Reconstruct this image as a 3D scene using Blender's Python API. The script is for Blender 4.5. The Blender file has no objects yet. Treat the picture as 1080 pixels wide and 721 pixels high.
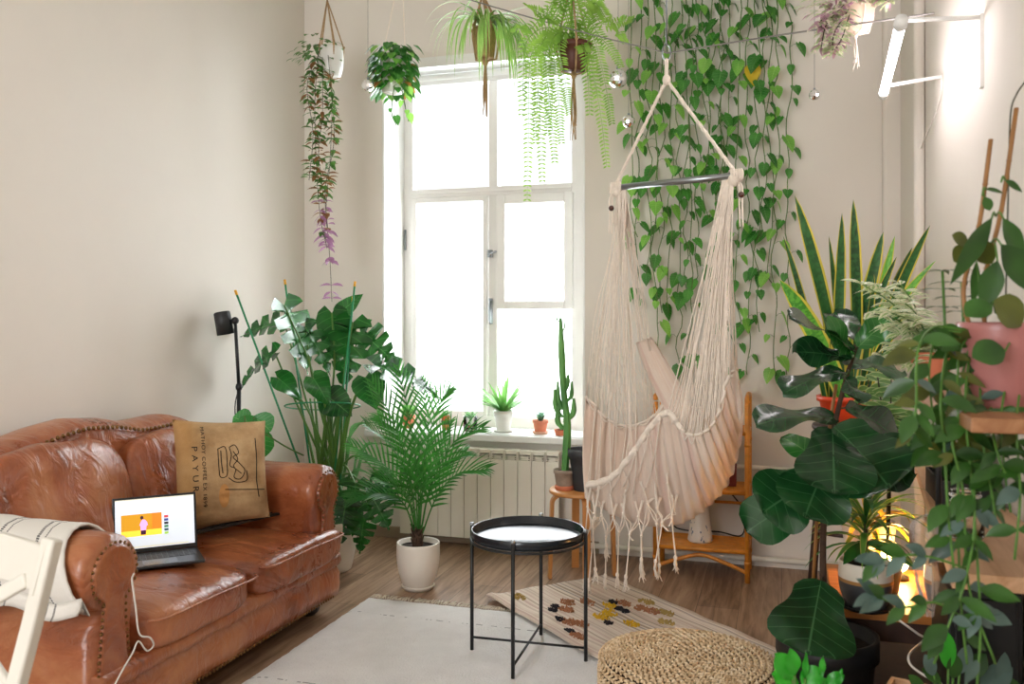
import bpy, bmesh, math, random
from mathutils import Vector, Matrix, noise
from mathutils.geometry import tessellate_polygon
R = math.radians
V = Vector
SC = bpy.context.scene
COL = SC.collection
random.seed(7)

# ------------------------------------------------------------------ camera
FPX, HOR, CAMZ, YAW = 930.0, 335.0, 1.35, R(17)
cs, sn = math.cos(YAW), math.sin(YAW)
FW = V((-sn, cs, 0)); RT = V((cs, sn, 0))
cd = bpy.data.cameras.new('camera'); cam = bpy.data.objects.new('camera', cd); COL.objects.link(cam)
cam.location = (0, 0, CAMZ); cam.rotation_euler = (R(90), 0, YAW)
cd.sensor_width = 36; cd.lens = FPX / 1080 * 36; cd.shift_y = -(360.5 - HOR) / 1080
cd.clip_start = .05
cd.dof.use_dof = True; cd.dof.focus_distance = 3.7; cd.dof.aperture_fstop = 4.0
SC.camera = cam
# ------------------------------------------------------------------ world, daylight, exposure
w = bpy.data.worlds.new('sky'); SC.world = w; w.use_nodes = True
bgn = w.node_tree.nodes['Background']; bgn.inputs[0].default_value = (.93, .97, 1, 1); bgn.inputs[1].default_value = 1.3

def area(name, loc, rot, sx, sy, power, col=(1, 1, 1), portal=False):
    l = bpy.data.lights.new(name, 'AREA'); l.shape = 'RECTANGLE'; l.size = sx; l.size_y = sy
    l.energy = power; l.color = col
    if portal: l.cycles.is_portal = True
    o = bpy.data.objects.new(name, l); COL.objects.link(o); o.location = loc; o.rotation_euler = rot
    return o
area('daylight_portal', (-1.73, 5.42, 1.8), (R(90), 0, R(180)), 1.3, 2.3, 1, portal=True)      # in the visible window
area('daylight_window', (-1.73, 5.62, 1.9), (R(90), 0, R(180)), 1.25, 2.1, 74, (.93, .97, 1))   # daylight through the visible window
area('daylight_front', (-1.75, -2.42, 1.9), (R(90), 0, 0), 1.7, 2.0, 78, (.97, .98, 1))      # daylight through the two windows behind the camera
SC.view_settings.view_transform = 'Standard'; SC.view_settings.look = 'None'
SC.view_settings.exposure = 0.5; SC.view_settings.gamma = 1; SC.view_settings.use_curve_mapping = False

# ------------------------------------------------------------------ measuring helpers (photo measure -> world metres)
def P(px, py, Z):
    return FW * Z + RT * ((px - 540) / FPX * Z) + V((0, 0, CAMZ - (py - HOR) / FPX * Z))
def FL(px, py, z=0.0):
    return P(px, py, FPX * (CAMZ - z) / (py - HOR))
def PY(px, py, y):
    k = (px - 540) / FPX
    return P(px, py, y / (cs + k * sn))
def PX(px, py, x):
    k = (px - 540) / FPX
    return P(px, py, x / (-sn + k * cs))

# ------------------------------------------------------------------ mesh builder
def lerp(a, b, t): return a + (b - a) * t
def catmull(pts, n):
    pts = [V(p) for p in pts]
    if len(pts) < 3:
        return [pts[0].lerp(pts[-1], i / n) for i in range(n + 1)]
    q = [2 * pts[0] - pts[1]] + pts + [2 * pts[-1] - pts[-2]]
    out = []
    m = len(pts) - 1
    for i in range(n + 1):
        t = i / n * m; k = min(int(t), m - 1); t -= k
        a, b, c, d = q[k:k + 4]
        out.append(.5 * ((2 * b) + (c - a) * t + (2 * a - 5 * b + 4 * c - d) * t * t + (3 * b - a - 3 * c + d) * t ** 3))
    return out
def table(tb, t):
    for i in range(len(tb) - 1):
        if t <= tb[i + 1][0]:
            a, b = tb[i], tb[i + 1]
            return lerp(a[1], b[1], (t - a[0]) / max(1e-6, b[0] - a[0]))
    return tb[-1][1]
PROF = {
 'lance': [(0, .06), (.12, .5), (.3, .95), (.45, 1), (.65, .8), (.82, .45), (.94, .16), (1, 0)],
 'oval': [(0, .1), (.1, .5), (.25, .85), (.45, 1), (.65, .95), (.82, .65), (.94, .28), (1, 0)],
 'heart': [(0, .35), (.06, .78), (.16, .98), (.28, 1), (.5, .82), (.7, .52), (.86, .24), (.95, .08), (1, 0)],
 'strap': [(0, .6), (.2, .8), (.5, 1), (.8, .8), (.93, .4), (1, 0)],
 'sword': [(0, .75), (.3, .9), (.6, 1), (.8, .8), (.93, .4), (1, 0)],
 'grass': [(0, .6), (.3, 1), (.6, .8), (1, 0)],
 'fiddle': [(0, .15), (.06, .4), (.16, .56), (.3, .58), (.42, .68), (.58, .92), (.74, 1), (.86, .92), (.95, .6), (1, 0)],
}
class MB:
    def __init__(s): s.v = []; s.f = []; s.uv = []; s.mi = []; s.cm = 0
    def _f(s, idx, uv=None):
        s.f.append(idx); s.uv.append(uv or [(0, 0)] * len(idx)); s.mi.append(s.cm)
    def box(s, c, sz, rot=None, top=None):
        c = V(c); o = len(s.v); hx, hy, hz = [q / 2 for q in sz]
        M = rot if rot is not None else Matrix.Identity(3)
        for z in (-1, 1):
            for x, y in ((-1, -1), (1, -1), (1, 1), (-1, 1)):
                k = top if (top and z == 1) else 1
                s.v.append(c + M @ V((x * hx * k, y * hy * k, z * hz)))
        for q in ((0, 3, 2, 1), (4, 5, 6, 7), (0, 1, 5, 4), (1, 2, 6, 5), (2, 3, 7, 6), (3, 0, 4, 7)):
            s._f([o + i for i in q], [(0, 0), (1, 0), (1, 1), (0, 1)])
        return s
    def bb(s, a, b):
        a = V(a); b = V(b); return s.box((a + b) / 2, [abs(x) for x in (b - a)])
    def tube(s, pts, r, n=8, cap=True, flat=1.0):
        pts = [V(p) for p in pts]; m = len(pts)
        rr = r if isinstance(r, (list, tuple)) else [r] * m
        if len(rr) != m: rr = [table([(i / (len(rr) - 1), x) for i, x in enumerate(rr)], k / (m - 1)) for k in range(m)]
        o = len(s.v); up = None
        for i, p in enumerate(pts):
            d = (pts[min(i + 1, m - 1)] - pts[max(i - 1, 0)])
            d = d.normalized() if d.length > 1e-9 else V((0, 0, 1))
            if up is None:
                up = V((0, 0, 1)) if abs(d.z) < .9 else V((1, 0, 0))
            a = d.cross(up)
            if a.length < 1e-6: a = d.orthogonal()
            a.normalize(); b = a.cross(d).normalized(); up = b
            for k in range(n):
                t = 2 * math.pi * k / n
                s.v.append(p + a * (math.cos(t) * rr[i]) + b * (math.sin(t) * rr[i] * flat))
        for i in range(m - 1):
            for k in range(n):
                k2 = (k + 1) % n
                s._f([o + i * n + k, o + i * n + k2, o + (i + 1) * n + k2, o + (i + 1) * n + k],
                     [(k / n, i / (m - 1)), ((k + 1) / n, i / (m - 1)), ((k + 1) / n, (i + 1) / (m - 1)), (k / n, (i + 1) / (m - 1))])
        if cap:
            s._f([o + k for k in range(n)][::-1]); s._f([o + (m - 1) * n + k for k in range(n)])
        return s
    def lathe(s, prof, c, n=32, M=None):
        """prof: (radius, height) list from one end to the other"""
        c = V(c); o = len(s.v); m = len(prof)
        for i, (r, h) in enumerate(prof):
            for k in range(n):
                t = 2 * math.pi * k / n
                q = V((math.cos(t) * r, math.sin(t) * r, h))
                s.v.append(c + (M @ q if M is not None else q))
        for i in range(m - 1):
            for k in range(n):
                k2 = (k + 1) % n
                s._f([o + i * n + k, o + i * n + k2, o + (i + 1) * n + k2, o + (i + 1) * n + k],
                     [(k / n, i / (m - 1)), ((k + 1) / n, i / (m - 1)), ((k + 1) / n, (i + 1) / (m - 1)), (k / n, (i + 1) / (m - 1))])
        if prof[0][0] > 1e-4: s._f([o + k for k in range(n)][::-1])
        if prof[-1][0] > 1e-4: s._f([o + (m - 1) * n + k for k in range(n)])
        return s
    def ball(s, c, r, n=10, sq=(1, 1, 1), M=None):
        pr = []
        o = len(s.v); h = n // 2 + 1
        c = V(c)
        for i in range(h + 1):
            a = math.pi * i / h
            for k in range(n):
                t = 2 * math.pi * k / n
                q = V((math.sin(a) * math.cos(t) * r * sq[0], math.sin(a) * math.sin(t) * r * sq[1], -math.cos(a) * r * sq[2]))
                s.v.append(c + (M @ q if M is not None else q))
        for i in range(h):
            for k in range(n):
                k2 = (k + 1) % n
                s._f([o + i * n + k, o + i * n + k2, o + (i + 1) * n + k2, o + (i + 1) * n + k])
        return s
    def grid(s, rows, closed=False):
        o = len(s.v); m = len(rows); n = len(rows[0])
        for r_ in rows:
            for p in r_: s.v.append(V(p))
        for i in range(m - 1):
            for k in range(n if closed else n - 1):
                k2 = (k + 1) % n
                uv = [(k / (n - 1), i / (m - 1)), ((k + 1) / (n - 1), i / (m - 1)), ((k + 1) / (n - 1), (i + 1) / (m - 1)), (k / (n - 1), (i + 1) / (m - 1))]
                s._f([o + i * n + k, o + i * n + k2, o + (i + 1) * n + k2, o + (i + 1) * n + k], uv)
        return s
    def prism(s, poly, ax, d):
        """poly: list of world points (planar), extruded by vector d"""
        o = len(s.v); n = len(poly); d = V(d)
        for p in poly: s.v.append(V(p))
        for p in poly: s.v.append(V(p) + d)
        s._f(list(range(o, o + n))[::-1]); s._f(list(range(o + n, o + 2 * n)))
        for k in range(n):
            k2 = (k + 1) % n
            s._f([o + k, o + k2, o + n + k2, o + n + k])
        return s
    def leaf(s, base, d, n, L, W, prof='oval', droop=0.0, fold=.15, segs=8, cols=1, wave=0.0, lobe=0.0, notch=None, twist=0.0, grav=(0, 0, -1), thick=0):
        d = V(d).normalized(); n = V(n); side = d.cross(n)
        if side.length < 1e-4: side = d.orthogonal()
        side.normalize(); n = side.cross(d).normalized()
        g = V(grav); p = V(base); o = len(s.v); nc = 2 * cols + 1; ph = random.random() * 6.28
        pr = PROF[prof] if isinstance(prof, str) else prof
        for i in range(segs + 1):
            t = i / segs
            wd = W / 2 * table(pr, t)
            if notch: wd2 = wd * notch(t)
            for j in range(-cols, cols + 1):
                q = j / cols
                ww = wd
                if notch: ww = wd2 if abs(j) > 1 else min(wd, max(wd2, wd * .5))
                off = side * (ww * q) + n * (fold * abs(q) * ww)
                if notch: off += d * (L * .10 * abs(q) ** 1.5 * t)
                if wave: off += n * (math.sin(t * 9 + ph + q * 2) * wave * abs(q))
                if lobe: off -= d * (L * lobe * abs(q) * (1 - t) ** 4)
                if thick: off -= n * thick * (q * q)
                s.v.append(p + off)
            if i < segs:
                p = p + d * (L / segs)
                if droop:
                    d = (d + g * (droop / segs)).normalized(); 
                if twist:
                    side = (Matrix.Rotation(twist / segs, 3, d) @ side)
                side = (side - d * side.dot(d)).normalized(); n = side.cross(d).normalized()
        for i in range(segs):
            for j in range(nc - 1):
                a = o + i * nc + j
                s._f([a, a + 1, a + nc + 1, a + nc], [(j / (nc - 1), i / segs), ((j + 1) / (nc - 1), i / segs), ((j + 1) / (nc - 1), (i + 1) / segs), (j / (nc - 1), (i + 1) / segs)])
        return p
    def leaf2(s, a, b, W, n, prof='oval', sag=.0, **k):
        """leaf from a to b (tip), arched: starts raised and droops so that it still ends near b"""
        a = V(a); b = V(b); L = (b - a).length; d = (b - a).normalized()
        d0 = (d + V((0, 0, 1)) * sag * .55).normalized()
        return s.leaf(a, d0, n, L * (1 + sag * .08), W, prof, droop=sag, **k)
    def build(s, name, mats, parent=None, smooth=True, bevel=0, origin=None, solid=0, subsurf=0):
        if not isinstance(mats, (list, tuple)): mats = [mats]
        if parent is not None: org = V(PLOC[parent.name])
        else:
            if origin is None:
                xs = [p.x for p in s.v]; ys = [p.y for p in s.v]; zs = [p.z for p in s.v]
                origin = ((min(xs) + max(xs)) / 2, (min(ys) + max(ys)) / 2, min(zs))
            org = V(origin)
        me = bpy.data.meshes.new(name)
        me.from_pydata([tuple(p - org) for p in s.v], [], s.f)
        ul = me.uv_layers.new(name='UVMap')
        flat = [c for q in s.uv for uv in q for c in uv]
        ul.data.foreach_set('uv', flat)
        for m in mats: me.materials.append(m)
        if len(mats) > 1: me.polygons.foreach_set('material_index', s.mi)
        if smooth: me.polygons.foreach_set('use_smooth', [True] * len(s.f))
        me.update()
        o = bpy.data.objects.new(name, me); COL.objects.link(o)
        if parent is not None:
            o.parent = parent
        else: o.location = org
        PLOC[o.name] = tuple(org)
        if subsurf:
            md = o.modifiers.new('s', 'SUBSURF'); md.levels = subsurf; md.render_levels = subsurf
        if solid:
            md = o.modifiers.new('t', 'SOLIDIFY'); md.thickness = solid; md.offset = 0
        if bevel:
            md = o.modifiers.new('b', 'BEVEL'); md.width = bevel; md.segments = 3; md.limit_method = 'ANGLE'; md.angle_limit = R(40)
            if smooth:
                wn = o.modifiers.new('w', 'WEIGHTED_NORMAL'); wn.keep_sharp = True
        if smooth and not bevel and (solid or subsurf) is None: pass
        return o
PLOC = {}
def thing(name, label, cat, loc, group=None):
    o = bpy.data.objects.new(name, None); COL.objects.link(o); o.location = loc; o.empty_display_size = .1
    PLOC[o.name] = tuple(loc)
    o['label'] = label; o['category'] = cat
    if group: o['group'] = group
    return o
def tag(o, label, cat, group=None):
    o['label'] = label; o['category'] = cat
    if group: o['group'] = group
    return o
def struct(o): o['kind'] = 'structure'; return o
def lab(o, l): o['label'] = l; return o

# ------------------------------------------------------------------ materials
def lin(h):
    h = h.lstrip('#'); c = [int(h[i:i + 2], 16) / 255 for i in (0, 2, 4)]
    return tuple((x / 12.92 if x <= .04045 else ((x + .055) / 1.055) ** 2.4) for x in c) + (1,)
class N:
    def __init__(s, name):
        s.m = bpy.data.materials.new(name); s.m.use_nodes = True; s.t = s.m.node_tree; s.b = s.t.nodes['Principled BSDF']
        s.out = s.t.nodes['Material Output']
    def n(s, ty, **k):
        x = s.t.nodes.new(ty)
        for a, b in k.items():
            if a[0] == '_': x.inputs[a[1:].replace('_', ' ')].default_value = b
            else: setattr(x, a, b)
        return x
    def l(s, a, b): s.t.links.new(a, b)
    def set(s, **k):
        for a, b in k.items(): s.b.inputs[a.replace('_', ' ')].default_value = b
        return s
    def ramp(s, fac, stops, interp='LINEAR'):
        r = s.n('ShaderNodeValToRGB'); r.color_ramp.interpolation = interp
        e = r.color_ramp.elements
        while len(e) < len(stops): e.new(.5)
        for x, (p, c) in zip(e, stops): x.position = p; x.color = c
        s.l(fac, r.inputs[0]); return r.outputs[0]
    def coord(s, kind='Object', scale=(1, 1, 1), rot=(0, 0, 0)):
        tc = s.n('ShaderNodeTexCoord'); mp = s.n('ShaderNodeMapping'); mp.inputs['Scale'].default_value = scale; mp.inputs['Rotation'].default_value = rot
        s.l(tc.outputs[kind], mp.inputs[0]); return mp.outputs[0]
    def noise(s, vec, scale, detail=4, rough=.6, dist=0):
        x = s.n('ShaderNodeTexNoise'); x.inputs['Scale'].default_value = scale; x.inputs['Detail'].default_value = detail
        x.inputs['Roughness'].default_value = rough; x.inputs['Distortion'].default_value = dist
        if vec is not None: s.l(vec, x.inputs['Vector'])
        return x.outputs['Fac']
    def bump(s, h, strength=.3, dist=.01):
        x = s.n('ShaderNodeBump'); x.inputs['Strength'].default_value = strength; x.inputs['Distance'].default_value = dist
        s.l(h, x.inputs['Height']); s.l(x.outputs[0], s.b.inputs['Normal']); return x
    def math(s, op, a, b=None, c=None):
        x = s.n('ShaderNodeMath', operation=op)
        for i, q in enumerate((a, b, c)):
            if q is None: continue
            if isinstance(q, (int, float)): x.inputs[i].default_value = q
            else: s.l(q, x.inputs[i])
        return x.outputs[0]
    def mix(s, fac, a, b):
        x = s.n('ShaderNodeMix', data_type='RGBA')
        for i, q in ((0, fac), (6, a), (7, b)):
            if isinstance(q, (int, float, tuple)): x.inputs[i].default_value = q
            else: s.l(q, x.inputs[i])
        return x.outputs[2]
def sc(c, k): return tuple(min(1, x * k) for x in c[:3]) + (1,)
def simple(name, hexc, rough=.5, metal=0, var=.12, scale=8, bump=0, bscale=60, bdist=.002, kind='Object', stretch=(1, 1, 1), **kw):
    a = N(name); c = lin(hexc)
    co = a.coord(kind, stretch)
    f = a.noise(co, scale)
    a.l(a.ramp(f, [(.3, sc(c, 1 - var)), (.7, sc(c, 1 + var))]), a.b.inputs['Base Color'])
    a.set(Roughness=rough, Metallic=metal)
    for k, v in kw.items(): a.b.inputs[k.replace('_', ' ')].default_value = v
    if bump: a.bump(a.noise(co, bscale), bump, bdist)
    return a.m
def leafmat(name, dark, light, rough=.35, vein=None, margin=None, stripes=0, transl=.35, mw=.3, blotch=None, bl=.55, under=None):
    a = N(name); D, Lc = lin(dark), lin(light)
    uv = a.n('ShaderNodeUVMap').outputs[0]; sx = a.n('ShaderNodeSeparateXYZ'); a.l(uv, sx.inputs[0])
    u, v = sx.outputs[0], sx.outputs[1]
    au = a.math('ABSOLUTE', a.math('SUBTRACT', u, .5))        # 0 midrib .. .5 edge
    geo = a.n('ShaderNodeTexCoord').outputs['Object']
    oi = a.n('ShaderNodeObjectInfo').outputs['Random']
    f = a.noise(geo, 9, 2)
    f2 = a.math('ADD', a.math('MULTIPLY', f, .8), a.math('MULTIPLY', oi, .2))
    col = a.ramp(f2, [(.32, D), (.68, Lc)])
    if blotch:
        b = a.noise(geo, 45, 2)
        col = a.mix(a.ramp(b, [(bl, (0, 0, 0, 1)), (bl + .04, (1, 1, 1, 1))]), col, lin(blotch))
    if stripes:
        wv = a.n('ShaderNodeTexNoise'); mp = a.n('ShaderNodeMapping'); mp.inputs['Scale'].default_value = (2, stripes, 1); a.l(uv, mp.inputs[0]); a.l(mp.outputs[0], wv.inputs['Vector']); wv.inputs['Scale'].default_value = 1.5
        col = a.mix(a.ramp(wv.outputs['Fac'], [(.45, (0, 0, 0, 1)), (.55, (.55, .55, .55, 1))]), col, sc(Lc, 1.5))
    if vein:
        mid = a.ramp(au, [(.006, (1, 1, 1, 1)), (.018, (0, 0, 0, 1))])
        # side veins: v - slope*|u| repeated
        q = a.math('FRACT', a.math('MULTIPLY', a.math('SUBTRACT', v, a.math('MULTIPLY', au, .35)), 7))
        sd = a.ramp(a.math('ABSOLUTE', a.math('SUBTRACT', q, .5)), [(.02, (.6, .6, .6, 1)), (.05, (0, 0, 0, 1))])
        mx = a.math('MAXIMUM', mid, sd)
        col = a.mix(mx, col, lin(vein))
    if margin:
        mg = a.ramp(au, [(.5 - mw * .5 - .02, (0, 0, 0, 1)), (.5 - mw * .5, (1, 1, 1, 1))])
        col = a.mix(mg, col, lin(margin))
    a.l(col, a.b.inputs['Base Color']); a.set(Roughness=rough, Specular_IOR_Level=.5)
    tr = a.n('ShaderNodeBsdfTranslucent'); a.l(a.mix(.5, col, sc(Lc, 1.6)), tr.inputs[0])
    mxs = a.n('ShaderNodeMixShader'); mxs.inputs[0].default_value = transl
    a.l(a.b.outputs[0], mxs.inputs[1]); a.l(tr.outputs[0], mxs.inputs[2]); a.l(mxs.outputs[0], a.out.inputs[0])
    return a.m
M = {}
M['wall'] = simple('painted_plaster', '#e4ddd3', .75, var=.02, scale=1.5, bump=.12, bscale=35, bdist=.004)
M['ceiling'] = simple('ceiling_paint', '#e8e4dc', .8, var=.02)
M['pink_ceramic'] = None
M['white_paint'] = simple('white_gloss_paint', '#efefec', .35, var=.02)
M['frame_paint'] = simple('window_frame_paint', '#e9e6e1', .4, var=.03, scale=5)
M['radiator'] = simple('radiator_enamel', '#e9e3d6', .35, var=.02)
M['black_metal'] = simple('black_powder_coat', '#15181b', .38, var=.1)
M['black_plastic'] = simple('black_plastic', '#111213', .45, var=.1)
M['tray'] = simple('tray_lacquer', '#1a2026', .22, var=.05)
M['white_ceramic'] = simple('cream_ceramic', '#e4dcd0', .3, var=.03)
M['white_glaze'] = simple('white_glaze', '#eceae5', .2, var=.02)
M['terracotta'] = simple('terracotta', '#c97452', .8, var=.12, bump=.2)
M['orange_plastic'] = simple('orange_plastic', '#cf3f17', .35, var=.06)
M['pink_ceramic'] = simple('pink_ceramic', '#b0716c', .35, var=.05)
M['grey_ceramic'] = simple('grey_ceramic', '#5d5f60', .5, var=.1)
M['soil'] = simple('potting_soil', '#2b1f18', .95, var=.5, scale=90, bump=1, bscale=120, bdist=.01)
M['stem'] = simple('green_stem', '#4e7a2c', .5, var=.2)
M['dark_stem'] = simple('dark_stem', '#3a3a1e', .6, var=.3)
M['vine_stem'] = simple('vine_stem', '#5c7a3c', .6, var=.3)
M['bark'] = simple('bark', '#4a3526', .85, var=.35, scale=30, bump=.8, bscale=60, bdist=.006)
M['bamboo'] = simple('bamboo_cane', '#9a6a38', .5, var=.25, scale=14, stretch=(1, 1, .2))
M['rattan'] = simple('rattan_cane', '#d98a2c', .4, var=.2, scale=18)
M['bentwood'] = simple('birch_veneer', '#c98a4e', .4, var=.15, scale=10, stretch=(1, 1, .1))
M['jute'] = simple('jute_cord', '#b09068', .9, var=.2, scale=60, bump=.6, bscale=200)
M['cotton'] = simple('cotton_cord', '#f2e6d8', .9, var=.06, scale=60, bump=.6, bscale=250)
M['chrome'] = simple('brushed_steel', '#9aa0a4', .28, 1, var=.05)
M['mirror'] = simple('mirror_facets', '#f0f2f4', .05, 1, var=.02)
M['brass'] = simple('antique_brass_nails', '#7d5b38', .32, 1, var=.3, scale=60)
M['sofa_foot'] = simple('dark_turned_wood', '#191210', .4, var=.2)
M['wood_dark'] = simple('dark_wood', '#3c241a', .5, var=.3, scale=20, stretch=(1, 1, .1))
M['cable_white'] = simple('white_cable', '#ddd8d0', .45, var=.03)
M['wire'] = simple('steel_wire', '#8c8884', .5, .3, var=.05)
M['green_stake'] = simple('green_stake', '#1f8a55', .4, var=.05)
M['yellow_cap'] = simple('yellow_stake_cap', '#e8a81c', .4, var=.05)
M['bead'] = simple('dark_wood_bead', '#4a2a22', .3, var=.2)
M['chair_paint'] = simple('cream_chair_paint', '#dfdbd0', .4, var=.03)

def floor_mat():
    a = N('oak_laminate')
    tc = a.n('ShaderNodeTexCoord').outputs['Object']
    mp = a.n('ShaderNodeMapping'); mp.inputs['Rotation'].default_value = (0, 0, R(90)); a.l(tc, mp.inputs[0])
    br = a.n('ShaderNodeTexBrick'); br.offset = .37; br.offset_frequency = 2
    for k, v in (('Color1', (.35, .35, .35, 1)), ('Color2', (.75, .75, .75, 1)), ('Mortar', (0, 0, 0, 1)), ('Scale', 1.0), ('Mortar Size', .0016), ('Brick Width', 1.25), ('Row Height', .19), ('Bias', 0.0)):
        br.inputs[k].default_value = v
    a.l(mp.outputs[0], br.inputs[0])
    st = a.n('ShaderNodeMapping'); st.inputs['Scale'].default_value = (14, 1.1, 1); a.l(tc, st.inputs[0])
    g = a.noise(st.outputs[0], 2.2, 8, .65, .6)
    ad = a.math('ADD', a.math('MULTIPLY', g, .75), a.math('MULTIPLY', br.outputs['Color'], .3))
    col = a.ramp(ad, [(.3, lin('#4c382a')), (.46, lin('#785c46')), (.6, lin('#a08268')), (.8, lin('#bca286'))])
    kn = a.n('ShaderNodeTexVoronoi'); km = a.n('ShaderNodeMapping'); km.inputs['Scale'].default_value = (5, 1.6, 1); a.l(tc, km.inputs[0]); a.l(km.outputs[0], kn.inputs['Vector']); kn.inputs['Scale'].default_value = 1
    col = a.mix(a.ramp(kn.outputs['Distance'], [(.02, (.75, .75, .75, 1)), (.14, (0, 0, 0, 1))]), col, lin('#553d2e'))
    col = a.mix(a.ramp(br.outputs['Fac'], [(.4, (0, 0, 0, 1)), (.6, (.7, .7, .7, 1))]), col, lin('#4a3a2e'))
    a.l(col, a.b.inputs['Base Color']); a.set(Roughness=.38)
    a.bump(ad, .12, .003)
    return a.m
M['floor'] = floor_mat()
def wood_mat(name, h1, h2, axis=0, rough=.5):
    a = N(name); s_ = [9, 9, 9]; s_[axis] = .8
    g = a.noise(a.coord('Object', tuple(s_)), 2.5, 6, .6, .8)
    a.l(a.ramp(g, [(.35, lin(h1)), (.65, lin(h2))]), a.b.inputs['Base Color']); a.set(Roughness=rough); a.bump(g, .1, .003); return a.m
M['pine'] = wood_mat('pale_pine_board', '#c2946c', '#ddb48e', 1)
M['shelf_wood'] = wood_mat('varnished_board', '#8a5a36', '#a87850', 1)
M['orange_wood'] = wood_mat('oiled_board', '#a5622c', '#c98742', 0, .4)
def leather():
    a = N('worn_tan_leather')
    co = a.coord('Object')
    n1 = a.noise(co, 3.0, 5, .65, .6)
    col = a.ramp(n1, [(.3, lin('#763b22')), (.48, lin('#9c5632')), (.7, lin('#b87a50'))])
    a.l(col, a.b.inputs['Base Color'])
    n2 = a.noise(co, 260, 3)
    n3 = a.noise(a.coord('Object', (3.5, 9, 6), (0, 0, .5)), 1.3, 3, .5, 1.3)
    h = a.math('ADD', a.math('MULTIPLY', n2, .03), a.math('MULTIPLY', n3, .9))
    a.l(a.ramp(n1, [(.3, (.24,) * 3 + (1,)), (.7, (.38,) * 3 + (1,))]), a.b.inputs['Roughness'])
    a.set(Specular_IOR_Level=.5, Coat_Weight=.3, Coat_Roughness=.25)
    a.bump(h, .55, .03)
    return a.m
M['leather'] = leather()
def glass():
    a = N('window_glass')
    t = a.n('ShaderNodeBsdfTransparent'); g = a.n('ShaderNodeBsdfGlossy'); g.inputs['Roughness'].default_value = .02
    fr = a.n('ShaderNodeFresnel'); fr.inputs[0].default_value = 1.45
    mx = a.n('ShaderNodeMixShader'); a.l(fr.outputs[0], mx.inputs[0]); a.l(t.outputs[0], mx.inputs[1]); a.l(g.outputs[0], mx.inputs[2]); a.l(mx.outputs[0], a.out.inputs[0])
    t.inputs[0].default_value = (.97, .98, .98, 1)
    return a.m
M['glass'] = glass()
def frosted():
    a = N('frosted_window_film')
    t = a.n('ShaderNodeBsdfTransparent'); d = a.n('ShaderNodeBsdfTranslucent'); d.inputs[0].default_value = (.95, .96, .97, 1)
    mx = a.n('ShaderNodeMixShader'); mx.inputs[0].default_value = .35; a.l(t.outputs[0], mx.inputs[1]); a.l(d.outputs[0], mx.inputs[2]); a.l(mx.outputs[0], a.out.inputs[0])
    return a.m
M['film'] = frosted()
def emis(name, c, s):
    a = N(name); a.set(Base_Color=c, Emission_Color=c, Emission_Strength=s); return a.m
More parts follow.
